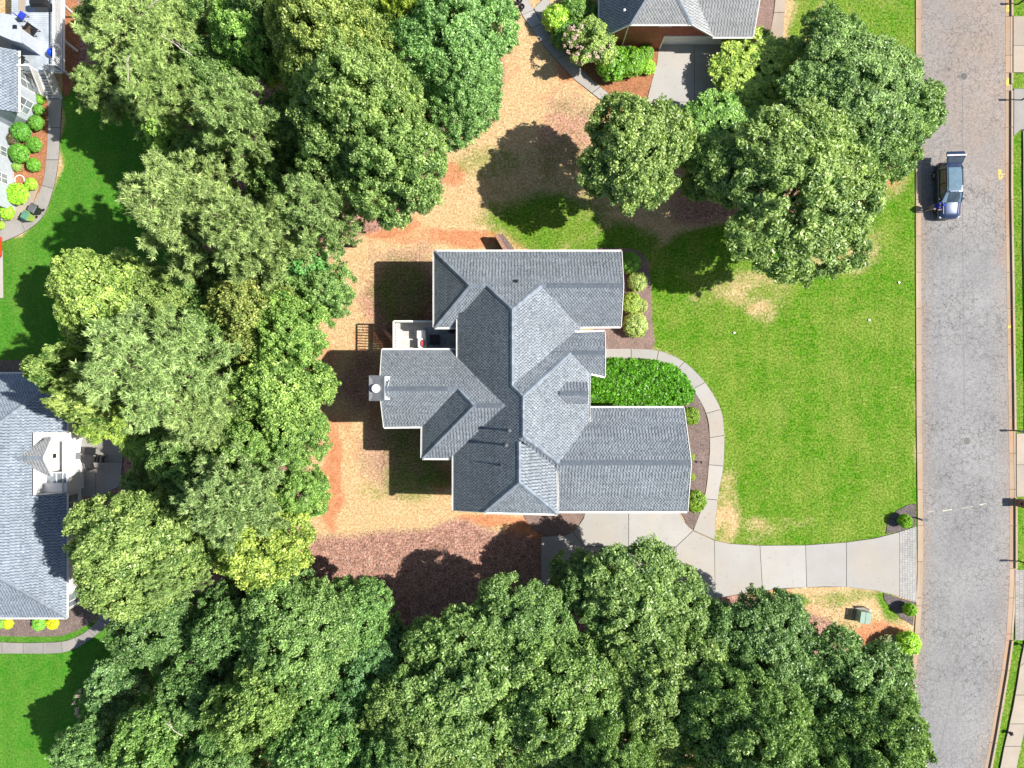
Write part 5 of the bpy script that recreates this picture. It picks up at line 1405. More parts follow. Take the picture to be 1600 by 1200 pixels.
for a in (
 ('ball', 984, 411, 16, 1.5, (.75, 1.25, .35), 'deep green rounded shrub at the front corner of the north gable', GF),
 ('ball', 996, 440, 15, 1.2, PB, 'pale cream green shrub below the deep green corner shrub', GF),
 ('ball', 986, 473, 16, 1.3, (1.45, 1.5, .6), 'yellow green shrub, upper one of the touching pair', GF),
 ('ball', 1001, 478, 11, .9, (1.5, 1.3, 1.0), 'small pale straw coloured shrub behind the touching pair', GF),
 ('ball', 992, 508, 19, 1.4, PB, 'pale green shrub, lower one of the touching pair', GF),
 ('tight', 1079, 650, 14, 1.3, LB_, 'rounded green shrub at the upper corner of the garage', GF),
 ('tight', 1086, 783, 17, 1.5, LB_, 'rounded green shrub at the lower corner of the garage', GF),
 ('ball', 1079, 714, 6, .6, YB, 'tiny yellow green shrub under the garage gable, upper one', GF),
 ('ball', 1080, 745, 6, .6, YB, 'tiny yellow green shrub under the garage gable, lower one', GF),
 ('tight', 1413.5, 814, 10.5, 1.25, (1.1, 1.6, .22), 'clipped ball shrub beside the mailbox', GE),
 ('tight', 1420.5, 952, 10, 1.25, (1.1, 1.6, .22), 'clipped ball shrub on the lower side of the driveway mouth', GE),
 ('fluffy', 1418, 1003, 17, 1.6, (1.5, 1.9, .4), 'loose bright green shrub overhanging the kerb', GE),
 ('fluffy', 1388, 1012, 20, .9, (1.0, .95, .9), 'greyish straggly shrub next to the bright kerb shrub', GE),
 ('fluffy', 1408, 1030, 14, 1.0, (1.3, 1.7, .5), 'small green shrub below the greyish straggly one', GE),
 ('fluffy', 868, 30, 19, 2.0, (1.6, 1.9, .55), 'yellow green leafy shrub on the bend of the north walk', GN_),
 ('fluffy', 900, 12, 22, 1.6, (.6, .9, .35), 'dark shrub at the top beside the north house', GN_),
 ('fluffy', 925, 20, 14, 1.2, (.7, 1.2, .4), 'little green shrub next to the north house roof edge', GN_),
 ('fluffy', 885, 55, 22, 1.6, (.5, .85, .35), 'dark shrub under the pink flowering shrub', GN_),
 ('ball', 958, 100, 26, 2.0, (.72, 1.2, .25), 'big clipped green shrub, left one before the brick wall', GN_),
 ('ball', 985, 97, 22, 2.0, (.75, 1.22, .25), 'big clipped green shrub, right one before the brick wall', GN_),
 ('ball', 1008, 83, 13, 1.1, (.75, 1.2, .25), 'small clipped shrub beside the north driveway', GN_),
 ('fluffy', 1012, 105, 11, .8, (1.5, 1.9, .5), 'small light shrub on straw beside the north driveway', GN_),
 ('ball', 63, 155, 7, .8, (1.0, 1.6, .35), 'smallest round shrub at the foot of the deck stair', GW),
 ('ball', 61, 172, 8, .9, (.65, 1.2, .35), 'second round shrub from the deck stair', GW),
 ('ball', 57, 192, 11, 1.1, (.6, 1.15, .3), 'third round shrub from the deck stair, largest by the walk', GW),
 ('ball', 33, 206, 14, 1.4, (.5, 1.1, .3), 'large dark shrub by the house wall, upper one', GW),
 ('fluffy', 22, 218, 9, 1.0, (.5, .35, .4), 'purple brown shrub between the two dark wall shrubs', GW),
 ('ball', 54, 226, 11, 1.0, (.6, 1.15, .3), 'round shrub near the walk opposite the purple one', GW),
 ('ball', 31, 240, 14, 1.4, (.6, 1.2, .3), 'large dark shrub by the house wall, lower one', GW),
 ('ball', 53, 258, 10, .9, (.7, 1.3, .3), 'lowest dark shrub near the walk', GW),
 ('fluffy', 27, 260, 7, .5, (1.1, 1.4, .6), 'small sparse plant between shrub and walk', GW),
 ('ball', 49, 288, 9, .8, (1.5, 1.9, .4), 'light green shrub beside the white hose ring', GW),
 ('ball', 28, 303, 16, 1.2, (1.4, 2.0, .3), 'large bright green shrub beside the bins', GW),
 ('ball', 11, 332, 11, 1.1, (1.4, 1.9, .35), 'bright round shrub at the left edge near the bins', GW),
 ('ball', 1, 352, 6, .6, (1.5, 1.9, .4), 'tiny bright shrub at the left edge', GW),
 ('fluffy', 62, 974, 10, .7, (1.0, 1.7, .55), 'broad leaved green plant below the blue roof', GW),
 ('fluffy', 83, 974, 9, .5, (2.6, 2.0, .2), 'yellow flowering plant right of the broad leaved one', GW),
 ('fluffy', 13, 974, 8, .5, (2.4, 2.0, .25), 'yellow flowering plant near the left edge', GW),
 ('fluffy', 2, 974, 7, .6, (1.0, 1.7, .55), 'green plant at the left edge below the blue roof', GW)):
    shrub(*a)
def flowering(u, v, r, h, label, color, nb, cat='shrub', key='small_b'):
    me, tm, R0, H0 = PROTO[key]; p = G(u, v, h * .6); rad = r * S * (1 - h * .6 / CAM_H)
    t = thing('flowering_shrub', label, cat, (p.x, p.y, 0), 1.0); t.scale = (rad / R0, rad / R0, h / H0)
    c = link('crown', me, t, True); c.color = (*color, 1); link('trunk', tm, t, True)
    rng = np.random.default_rng(int(u)); a = rng.uniform(1.2, 5.2, nb); q = rng.uniform(.5, 1.0, nb) * R0
    C = np.stack([q * np.cos(a), q * np.sin(a), H0 * (.95 - .3 * (q / R0) ** 2)], 1)
    Q, tt = leaves(rng, C, np.full(nb, .22), 26, .14, .12, np.array([0, 0, 3.0]))
    b = link('blossom', np_mesh('blossom', Q, tt, M['flower_leaf']), t, True); b.color = (1, .9, .9, 1)
flowering(922, 70, 42, 4.2, 'crape myrtle with pinkish flower tips left of the brick wall', (1.2, 1.25, .95), 34)
flowering(152, 1100, 36, 4.0, 'crape myrtle with white blossoms on the edge of the shaded lawn', (.7, 1.0, .75), 26)

def hedge_mass():
    """low feathery groundcover filling the bed in the bend of the front walk"""
    rng = np.random.default_rng(44)
    poly = [(905, 566), (960, 561), (1020, 562), (1055, 572), (1076, 590), (1086, 610), (1082, 626), (1066, 634), (1040, 637), (905, 640)]
    us = rng.uniform(900, 1090, 2600); vsn = rng.uniform(558, 642, 2600)
    sd = poly_sdf(us, vsn, poly); ok = sd > 1.5; us, vsn, sd = us[ok], vsn[ok], sd[ok]
    h = .30 + .75 * np.clip(sd / 16, 0, 1) ** .6 + .10 * np.sin(us * .23) * np.cos(vsn * .31) + rng.normal(0, .05, len(us))
    C = np.array([tuple(G(a, b, z)) for a, b, z in zip(us, vsn, h)])
    ct = rng.normal(0, .2, len(C))
    Q, t = leaves(rng, C, np.full(len(C), .2), 24, .20, .075, np.array([9, 0, -4.0]), up=.4, ctone=ct)
    lo = C.copy(); lo[:, 2] *= .55
    Q2, t2 = leaves(rng, lo, np.full(len(C), .28), 8, .3, .16, np.array([9, 0, -4.0]))
    p = G(1000, 600); th = thing('hedge', 'dense bright green hedge filling the bend of the front walk', 'hedge', (p.x, p.y, 0))
    o = link('foliage', np_mesh('hedge', np.concatenate([Q, Q2]), np.concatenate([t, t2]), M['leaf']), th); o.color = (.42, .92, .14, 1)
    mb = MB(); rr = random.Random(2)
    for k in range(18):
        q = G(rr.uniform(925, 1065), rr.uniform(570, 628)); mb.tube([(q.x, q.y, 0), (q.x + rr.uniform(-.3, .3), q.y + rr.uniform(-.3, .3), .6)], [.03, .012], 5)
    so = mb.build('stem', M['bark'], th); so['kind'] = 'stuff'
hedge_mass()

# ------------------------------------------------------------------ fallen leaves and twigs under the trees
def litter():
    rng = np.random.default_rng(77)
    polys = [([(470, 838), (640, 824), (800, 836), (845, 845), (845, 935), (720, 1010), (600, 1010), (470, 900)], 9000), ([(500, 550), (600, 550), (600, 655), (500, 655)], 700), ([(690, 190), (900, 150), (1110, 310), (1090, 350), (700, 300)], 1500), ([(560, 400), (690, 400), (690, 540), (560, 540)], 700), ([(1150, 925), (1420, 960), (1420, 1015), (1150, 960)], 500)]
    C = []
    for pg, n in polys:
        us = rng.uniform(min(p[0] for p in pg), max(p[0] for p in pg), n * 2); vv = rng.uniform(min(p[1] for p in pg), max(p[1] for p in pg), n * 2)
        ok = poly_sdf(us, vv, pg) > 0; us, vv = us[ok][:n], vv[ok][:n]
        C += [tuple(G(a, b, .03)) for a, b in zip(us, vv)]
    C = np.array(C)
    Q, t = leaves(rng, C, np.full(len(C), .03), 1, .11, .06, np.array([0, 0, -5.0]), up=1.5, out=0, rnd=.5, vary=.35)
    o = link('fallen_leaves', np_mesh('fallen_leaves', Q, t, M['dead_leaf'])); o['kind'] = 'stuff'; o['label'] = 'scattered fallen leaves on the bare ground under the trees'; o['category'] = 'leaves'
    mb = MB(); rr = random.Random(9)
    for k in range(150):
        u, v = rr.uniform(480, 840), rr.uniform(850, 1000)
        p = G(u, v, .04); a = rr.uniform(0, 6.28); L = rr.uniform(.3, 1.3)
        mb.tube([p, p + Vector((math.cos(a) * L * .5 + rr.gauss(0, .05), math.sin(a) * L * .5 + rr.gauss(0, .05), .02)), p + Vector((math.cos(a) * L, math.sin(a) * L, 0))], [.014, .011, .006], 4)
    o = mb.build('fallen_twigs', M['dead_wood']); o['kind'] = 'stuff'; o['label'] = 'thin fallen twigs on the reddish leaf litter'; o['category'] = 'twigs'
M['dead_leaf'] = leaf_mat('dead_leaf', (.16, .07, .045), (.62, .42, .30), .2, .7, .1)
litter()

# ------------------------------------------------------------------ north neighbour (brick house)
def north_house():
    t = thing('house', 'brick house with clipped gable and white garage door at the top edge', 'house', G(1060, 60))
    YW = 28.8; V = Vector
    jl = V((9.37, YW + .25 - .55, 4.8)); jr = V((14.2, YW - .3, 4.8)); jl.y = YW - .3
    # planes
    W_ = (4.8 - 1.1 * 9.37, 1.1, 0); E_ = (4.8 + .86 * 14.2, -.86, 0); Sp = (4.8 - .8 * (YW - .3), 0, .8)
    apex = solve(0, 0, [W_, E_, Sp])
    top = V((apex.x, 44, apex.z))
    zl = 2.45; xl = (zl - W_[0]) / 1.1
    wl = V((xl, YW - .3, zl)); wlN = V((xl, 44, zl))
    ze = 2.85; xe = (ze - E_[0]) / -.86; er = V((xe, YW - .3, ze)); erN = V((xe, 44, ze))
    fs = []
    _, nW = roof_face(t, [jl, apex, top, wlN, wl], M['shingle_blue'], 201)  # west slope's shade put into the colour: darker, bluer shingle than the other slopes
    _, nS = roof_face(t, [jl, jr, apex], M['shingle_nb'], 202, thick=.01)
    Gp = (2.85 - .65 * (YW - .35), 0, .65)
    vtop = solve(1050, -60, [E_, Gp]); q = 36.0
    yv = lambda x: (E_[0] + E_[1] * x - Gp[0]) / .65
    vN = V((apex.x + .8, yv(apex.x + .8), E_[0] + E_[1] * (apex.x + .8)))
    _, nE = roof_face(t, [jr, V((xe, YW - .3, ze)), V((xe, yv(xe), ze)), vN, V((apex.x + .8, 44, vN.z)), top, apex], M['shingle_nb'], 203)
    xr = 377 * S * (1 - 2.85 / CAM_H)
    _, nG = roof_face(t, [V((xe - .02, YW - .35, 2.85)), V((xr, YW - .35, 2.85)), V((xr + .1, 40, Gp[0] + .65 * 40)), V((vN.x, 40, Gp[0] + .65 * 40)), vN], M['shingle_nb'], 204)
    cap_strip(t, jl, apex, nW, nS, M['ridge']); cap_strip(t, jr, apex, nE, nS, M['ridge'])
    gutter(t, jl, jr, (0, -1)); gutter(t, V((xe, YW - .35, 2.85)), V((xr, YW - .35, 2.85)), (0, -1)); gutter(t, wl, wlN, (-1, 0))
    rake(t, wl, jl, (0, -1), h=.14); rake(t, er, jr, (0, -1), h=.14)
    rake(t, V((xr, YW - .35, 2.85)), V((xr + .1, 40, Gp[0] + 26)), (1, 0), h=.12)
    # south wall with the garage opening
    dx0, dx1, dz = 230 * S + .05, 333 * S, 2.15
    x0 = xl + .35; x1 = xr - .3
    mb = MB(); y = YW
    mb.face([(x0, y, 0), (dx0, y, 0), (dx0, y, dz), (jl.x + 2.2, y, dz + .1), (jl.x, y, 4.7), (x0, y, 2.75)])
    mb.face([(dx0, y, dz), (dx1, y, dz), (dx1, y, 2.8), (xe, y, 2.8), (jr.x, y, 4.7), (jl.x, y, 4.7), (jl.x + 2.2, y, dz + .1)])
    mb.face([(dx1, y, 0), (x1, y, 0), (x1, y, 2.8), (dx1, y, 2.8)])
    mb.face([(x1, y, 0), (x1, 44, 0), (x1, 44, 2.8), (x1, y, 2.8)]); mb.face([(x0, y, 0), (x0, y, 2.4), (x0, 44, 2.4), (x0, 44, 0)])
    mb.face([(dx0, y, 0), (dx0, y + .4, 0), (dx0, y + .4, dz), (dx0, y, dz)]); mb.face([(dx1, y, 0), (dx1, y, dz), (dx1, y + .4, dz), (dx1, y + .4, 0)])
    mb.build('wall', M['brick'], t)
    dr = MB().box(((dx0 + dx1) / 2, y + .4, dz / 2), (dx1 - dx0, .08, dz)).build('garage_door', M['white_trim'], t)
    for r_ in range(4):
        for c in range(8): MB().box((dx0 + (c + .5) * (dx1 - dx0) / 8, y + .355, .27 + r_ * .53), ((dx1 - dx0) / 8 - .1, .02, .42)).build('door_panel', M['metal_white'], dr)
    MB().box(((dx0 + dx1) / 2, y - .02, dz + .08), (dx1 - dx0 + .2, .1, .16)).box((dx0 - .05, y - .02, dz / 2), (.1, .08, dz)).box((dx1 + .05, y - .02, dz / 2), (.1, .08, dz)).build('door_frame', M['white_trim'], t)
    MB().tube([(jl.x - .05, y - .32, 4.65), (jl.x - .02, y - .08, 4.4), (jl.x - .02, y - .08, .5), (jl.x + .0, y - .25, .25)], .055, 8).build('downspout', M['white_trim'], t)
    MB().tube([(x1 - .35, y - .42, 2.75), (x1 - .3, y - .08, 2.5), (x1 - .3, y - .08, .3), (x1 - .1, y - .45, .1)], .055, 8).build('downspout', M['white_trim'], t)
    w = MB().box((12.35, y - .04, 4.25), (1.05, .08, .7)).build('window', M['white_trim'], t); MB().box((12.35, y - .09, 4.27), (.85, .02, .5)).build('pane', M['pale_pane'], w)
    MB().box((jl.x + .35, y - .2, .35), (.55, .35, .6)).build('utility_box', M['metal_white'], t)
    p = solve(975, 18, [W_]); MB().lathe(p, [(.07, -.2), (.07, .25), (.11, .27), (.0, .36)], 10).build('vent_pipe', M['metal_white'], t)
north_house()

# ------------------------------------------------------------------ south-west neighbour (blue-grey hip roof)
def sw_house():
    t = thing('house', 'house with large blue grey hip roof and paved patio at the left edge', 'house', G(60, 770)); V = Vector
    ze = 2.7; x1 = (104 - 800) * S * (1 - ze / CAM_H); yt = (600 - 584) * S * (1 - ze / CAM_H); yb = (600 - 965) * S * (1 - ze / CAM_H)
    half = (yt - yb) / 2; m = .6; xr = x1 - half; zr2 = ze + m * half; ym = (yt + yb) / 2; xw = x1 - 26
    ne, se, pk = V((x1, yt, ze)), V((x1, yb, ze)), V((xr, ym, zr2)); pw = V((xw, ym, zr2)); nw, sw = V((xw, yt, ze)), V((xw, yb, ze))
    yn0, yn1, xn = -75 * .0522, -172 * .0522, -38.6; zn_ = ze + m * (x1 - xn)
    _, nE = roof_face(t, [ne, V((x1, yn0, ze)), V((xn, yn0, zn_)), V((xn, yn1, zn_)), V((x1, yn1, ze)), se, pk], M['shingle_blue'], 301)
    mb = MB(); mb.face([(xn, yn0, 0), (xn, yn1, 0), (xn, yn1, zn_ - .1), (xn, yn0, zn_ - .1)])
    for yy in (yn0, yn1): mb.face([(xn, yy, 0), (x1 - .4, yy, 0), (x1 - .4, yy, ze), (xn, yy, zn_ - .1)])
    mb.build('recess_wall', M['white_siding'], t); _, nN = roof_face(t, [ne, pk, pw, nw], M['shingle_blue'], 302); _, nS = roof_face(t, [se, sw, pw, pk], M['shingle_blue'], 303)
    cap_strip(t, ne, pk, nE, nN, M['ridge']); cap_strip(t, se, pk, nE, nS, M['ridge'])
    # gable bay facing the wood
    xf = -685 * S; ya = -(690 - 600) * S * (1 - 3.5 / CAM_H); yb2 = -(738 - 600) * S * (1 - 3.5 / CAM_H); yc = (ya + yb2) / 2; za, zt = 3.35, 4.45
    back = x1 - (zt - ze) / m; bs = x1 - (za - ze) / m
    A = V((xf + .3, yc, zt)); Bk = V((back - .1, yc, zt)); n1 = V((xf + .3, ya + .3, za)); n0 = V((bs - .1, ya + .3, za)); s1 = V((xf + .3, yb2 - .3, za)); s0 = V((bs - .1, yb2 - .3, za))
    _, a = roof_face(t, [A, n1, n0, Bk], M['shingle_nb'], 305); _, b = roof_face(t, [A, Bk, s0, s1], M['shingle_nb'], 306); cap_strip(t, Bk, A, a, b, M['ridge'])
    mb = MB(); mb.face([(xf, ya, 0), (xf, ya, za), (xf, yc, zt - .08), (xf, yb2, za), (xf, yb2, 0)])
    mb.face([(xf, ya, 0), (x1 - 1, ya, 0), (x1 - 1, ya, za), (xf, ya, za)]); mb.face([(xf, yb2, 0), (xf, yb2, za), (x1 - 1, yb2, za), (x1 - 1, yb2, 0)]); mb.build('gable_wall', M['white_trim'], t)
    rake(t, A, n1, (1, 0)); rake(t, A, s1, (1, 0))
    MB().box((xf + .03, yc, 2.6), (.08, .35, .35)).build('wall_lamp', M['dark_metal'], t)
    # low white bay above and glazed bay below the gable
    MB().box((-37.7, -4.35, 1.3), (1.7, .72, 2.6)).build('bay', M['white_trim'], t)
    by = MB().box((-37.7, -8.1, 1.2), (1.9, 1.6, 2.4)).build('bay', M['white_siding'], t)
    for k in (-.42, .42): MB().box((-37.55 + k, -7.75, 2.48), (.72, .8, .03)).build('pane', M['pale_pane'], by)
    MB().box((-37.7, -8.1, 2.43), (2.0, 1.7, .06)).build('bay_roof', M['metal_white'], t)
    ov = .4; wx = x1 - ov
    mb = MB(); mb.face([(wx, yt - ov, 0), (wx, yt - ov, ze - .05), (wx, yb + ov, ze - .05), (wx, yb + ov, 0)][::-1]); mb.face([(wx, yb + ov, 0), (wx, yb + ov, ze - .05), (xw, yb + ov, ze - .05), (xw, yb + ov, 0)]); mb.face([(wx, yt - ov, 0), (xw, yt - ov, 0), (xw, yt - ov, ze - .05), (wx, yt - ov, ze - .05)])
    mb.build('wall', M['white_siding'], t)
    for v in (780, 930):
        p = G(120, v); w = MB().box((wx + .03, p.y, 1.35), (.08, 1.3, 1.5)).build('window', M['white_trim'], t)
        for k in (-.32, .32): MB().box((wx + .075, p.y + k, 1.35), (.03, .56, 1.34)).build('pane', M['pale_pane'], w)
    gutter(t, ne, V((x1, yn0, ze)), (1, 0)); gutter(t, V((x1, yn1, ze)), se, (1, 0)); gutter(t, ne, nw, (0, 1)); gutter(t, se, sw, (0, -1))
    MB().tube([(wx + .4, yb + .3, ze - .1), (wx + .08, yb + ov + .15, ze - .4), (wx + .08, yb + ov + .15, .2), (wx + .5, yb + ov + .1, .08)], .05, 8).build('downspout', M['white_trim'], t)
    # patio furniture
    def chair(u, v, rz, lab):
        p = G(u, v, .4); c = thing('patio_chair', lab, 'chair', (p.x, p.y, .06), rz, 'dark chairs on the patio')
        for nm, cc, sz in (('seat', (0, 0, .40), (.6, .6, .1)), ('backrest', (-.28, 0, .68), (.08, .6, .55)), ('armrest', (0, .3, .58), (.56, .07, .07)), ('armrest', (0, -.3, .58), (.56, .07, .07))):
            MB().box(cc, sz).build(nm, M['black_plastic'], c, local=True)
        for sx in (-.25, .25):
            for sy in (-.27, .27): MB().box((sx, sy, .18), (.05, .05, .36)).build('leg', M['black_plastic'], c, local=True)
    chair(144, 705, -.1, 'dark patio chair nearest the lime green tree'); chair(158, 717, 3.0, 'dark patio chair furthest right on the patio'); chair(142, 729, 1.9, 'dark patio chair turned at an angle, lowest of the patio chairs')
    p = G(140, 718, .6); c = thing('patio_table', 'dark patio table between the patio chairs', 'table', (p.x, p.y, .06)); MB().lathe((p.x, p.y, .06), [(.0, .72), (.5, .72), (.5, .68), (.04, .66), (.04, .04), (.25, .02), (.25, 0)], 18).build('table_top', M['black_plastic'], c)
    p = G(112, 744, .4); c = thing('storage_box', 'low black storage box against the bay window on the patio', 'box', (p.x, p.y, .06)); MB().box((p.x, p.y, .3), (.95, .5, .5)).build('body', M['black_plastic'], c, bevel=.02); MB().box((p.x, p.y, .58), (1.0, .55, .06)).build('lid', M['dark_metal'], c)
    p = G(126, 712, .4); c = thing('grill_cart', 'grey metal cart beside the patio table', 'cart', (p.x, p.y, .06)); MB().box((p.x, p.y, .85), (.55, .5, .05)).build('shelf', M['grey_metal'], c)
    for sx in (-.25, .25):
        for sy in (-.22, .22): MB().box((p.x + sx, p.y + sy, .45), (.04, .04, .8)).build('leg', M['grey_metal'], c)
sw_house()

# ------------------------------------------------------------------ north-west neighbour (pale siding, raised deck)
def nw_house():
    t = thing('house', 'pale blue grey house with raised deck in the top left corner', 'house', G(10, 180)); V = Vector
    def wallz(pts, z0, z1, nm='wall', mat='siding'):
        mb = MB()
        for a, b in zip(pts[:-1], pts[1:]): mb.face([(*a, z0), (*b, z0), (*b, z1), (*a, z1)])
        mb.build(nm, M[mat], t)
    g2 = lambda u, v: tuple(G(u, v)[:2])
    # bay: base line from the stair foot to the corner
    bA, bB, bC, bD = g2(56, 118), g2(66, 160), g2(50, 193), g2(20, 200)
    wallz([g2(20, 108), bA, bB, bC, bD, g2(24, 330)], 0, 3.3)
    ze = 3.3
    # roof over the bay
    k = 1 - ze / CAM_H
    e1, e2, e3, e4 = V((*[c for c in bA], ze)), V((*bB, ze)), V((*bC, ze)), V((*bD, ze))
    out = lambda p, d: V((p.x + d[0], p.y + d[1], p.z))
    rA = V((bB[0] + .25, bA[1] + .6, ze)); rB = V((bB[0] + .25, bC[1] - .3, ze)); back = -6.0
    roof_face(t, [rA, rB, V((rB.x + back, rB.y, ze + 3.2)), V((rA.x + back, rA.y, ze + 3.2))], M['shingle_blue'], 401)
    gutter(t, rA, rB, (1, 0), 'white_trim')
    # main two-storey block behind with white gable roof strip
    roof_face(t, [V((-43.6, 19.6, 5.4)), V((-43.6, 14, 5.4)), V((-50, 14, 9)), V((-50, 19.6, 9))], M['shingle_blue'], 402)
    wallz([(-44.0, 22), (-44.0, 14.2)], 0, 5.3, 'wall', 'white_siding')
    # tall chimney-like projection with flat pale roof beside the deck
    pr = [g2(0, 60), g2(44, 60), g2(44, 100), g2(0, 100)]
    pz = 4.6; c0 = G(33, 70, pz); 
    MB().prism([tuple(G(-60, 20, pz)[:2]), tuple(G(33, 44, pz)[:2]), tuple(G(34, 66, pz)[:2]), tuple(G(-60, 30, pz)[:2])], 0, pz).build('wing', M['siding'], t)
    MB().prism([tuple(G(-60, 12, pz)[:2]), tuple(G(18, 24, pz)[:2]), tuple(G(34, 42, pz)[:2]), tuple(G(34, 68, pz)[:2]), tuple(G(20, 64, pz)[:2]), tuple(G(-60, 30, pz)[:2])], pz + .004, pz + .14).build('flat_roof', M['siding'], t)
    MB().box((*G(26, 44, pz)[:2], pz + .2), (.28, .28, .12)).build('roof_vent', M['dark_metal'], t)
    # windows
    def win(a, b, q0, q1, z0, z1):
        a = V((*a, 0)); b = V((*b, 0)); e = b - a; n = V((e.y, -e.x, 0)).normalized()
        if n.x < 0: n = -n
        p0 = a + e * q0 + n * .03; p1 = a + e * q1 + n * .03
        fr = MB(); fr.bar(p0 + V((0, 0, (z0 + z1) / 2)), p1 + V((0, 0, (z0 + z1) / 2)), .08, z1 - z0); w = fr.build('window', M['white_trim'], t)
        for s0, s1 in ((.05, .47), (.53, .95)):
            for zz0, zz1 in ((.04, .48), (.52, .96)):
                A = p0.lerp(p1, s0) + n * .035; B = p0.lerp(p1, s1) + n * .035; h = z1 - z0
                MB().bar(A + V((0, 0, z0 + h * (zz0 + zz1) / 2)), B + V((0, 0, z0 + h * (zz0 + zz1) / 2)), .03, h * (zz1 - zz0)).build('pane', M['pale_pane'], w)
    win(bA, bB, .2, .85, .9, 2.6); win(bB, bC, .2, .8, .9, 2.5); win(bD, g2(24, 330), .28, .40, .9, 2.4); win(bD, g2(24, 330), .60, .72, .9, 2.4)
    # deck
    zf = 2.3; kx = lambda u: (u - 800) * S * (1 - zf / CAM_H); ky = lambda v: (600 - v) * S * (1 - zf / CAM_H)
    xd0, xd1, yd0, yd1 = kx(18), kx(98), ky(112), ky(-30)
    d = thing('deck', 'raised blue grey deck with white slatted railing in the top left corner', 'deck', (xd1, yd0, 0))
    y = yd0; w = .16
    while y < yd1:
        mb = MB(); mb.box(((xd0 + xd1) / 2, y + w / 2, zf - .015), (xd1 - xd0, w - .014, .03)); mb.build('plank', M['deck_blue'], d); y += w
    MB().box((xd1 - .03, (yd0 + yd1) / 2, zf - .17), (.06, yd1 - yd0, .26)).box(((xd0 + xd1) / 2, yd0 + .03, zf - .17), (xd1 - xd0, .06, .26)).build('frame', M['white_trim'], d)
    for v in (5, 60, 108):
        MB().box((xd1 - .15, ky(v), (zf - .04) / 2), (.14, .14, zf - .04)).build('post', M['white_trim'], d)
        MB().bar((xd1 - .1, ky(v), zf - 1.0), (xd1 + .0, ky(v) + .0, zf - .2), .08, .08).build('brace', M['white_trim'], d)
    h = 1.1; xs_ = kx(60)
    for A, B in ((V((xd1 - .05, yd0 + .05, zf)), V((xd1 - .05, yd1, zf))), (V((kx(80), yd0 + .05, zf)), V((xd1 - .05, yd0 + .05, zf))), (V((xd0 + 1.2, yd0 + .05, zf)), V((kx(58), yd0 + .05, zf)))):
        rl = MB().bar(A + V((0, 0, h)), B + V((0, 0, h)), .12, .05).bar(A + V((0, 0, .1)), B + V((0, 0, .1)), .06, .06).build('railing', M['white_trim'], d)
        n = max(2, int((B - A).length / .135))
        for q in range(n + 1):
            p = A.lerp(B, q / n); MB().box((p.x, p.y, zf + .1 + (h - .1) / 2), (.05, .05, h - .1)).build('baluster', M['white_trim'], rl)
    # stair down to the walk
    st = thing('stair', 'white deck stair leading down to the grey walk', 'stair', (kx(75), ky(125), 0))
    yb_ = G(86, 155).y; n = 9; sx0, sx1 = G(76, 150).x, G(97, 150).x; tx0, tx1 = kx(59), kx(79)
    for q in range(n):
        f = (q + .5) / n; z = zf * (1 - (q + 1) / (n + 1)); xa = tx0 + (sx0 - tx0) * f; xb = tx1 + (sx1 - tx1) * f; yy = yd0 + (yb_ - yd0) * f
        MB().box(((xa + xb) / 2, yy, z), (xb - xa, abs(yb_ - yd0) / n * .9, .05)).build('tread', M['deck_blue'], st)
    for (a0, a1) in ((tx0, sx0), (tx1, sx1)):
        A = V((a0, yd0, zf)); B = V((a1, yb_, .05))
        MB().bar(A - V((0, 0, .15)), B, .06, .28).build('stringer', M['white_trim'], st)
        rl = MB().bar(A + V((0, 0, 1.0)), B + V((0, 0, 1.0)), .10, .06).build('handrail', M['white_trim'], st)
        for q in range(17):
            p = A.lerp(B, q / 16); MB().box((p.x, p.y, p.z + .5), (.045, .045, 1.0)).build('baluster', M['white_trim'], rl)
    # things on the deck
    p = G(80.5, 82, zf + .35); tag(MB().lathe((p.x, p.y, zf + .35), [(.0, -.35), (.2, -.29), (.31, -.16), (.35, 0), (.31, .16), (.2, .29), (.0, .35)], 20).build('exercise_ball', M['blue_ball'], smooth=True), 'bright blue exercise ball beside the deck railing', 'ball')
    def dchair(u, v, rz, lab, mat):
        p = G(u, v, zf + .4); c = thing('lawn_chair', lab, 'chair', (p.x, p.y, zf), rz, 'chairs on the raised deck')
        for nm, cc, sz in (('seat', (0, 0, .40), (.55, .55, .06)), ('backrest', (-.26, 0, .72), (.06, .55, .6))): MB().box(cc, sz).build(nm, M[mat], c, local=True)
        for sx in (-.24, .24):
            for sy in (-.25, .25): MB().box((sx, sy, .2), (.05, .05, .4)).build('leg', M['dark_metal'], c, local=True)
    dchair(33, 93, 2.2, 'dark chair on the deck by the shingled bay roof', 'dark_metal'); dchair(50, 66, .4, 'brownish chair near the middle of the raised deck', 'soil_dark'); dchair(52, 47, -.6, 'dark folding chair in the dappled deck shade', 'black_plastic'); dchair(34, 24, 1.0, 'chair with a dark blue cushion near the top of the deck', 'shirt_blue')
    p = G(40, 48, zf + .7); c = thing('deck_table', 'square greenish brown table on the raised deck', 'table', (p.x, p.y, zf)); MB().box((p.x, p.y, zf + .7), (.75, .8, .05)).build('table_top', M['soil_dark'], c)
    for sx in (-.32, .32):
        for sy in (-.34, .34): MB().box((p.x + sx, p.y + sy, zf + .34), (.06, .06, .68)).build('leg', M['soil_dark'], c)
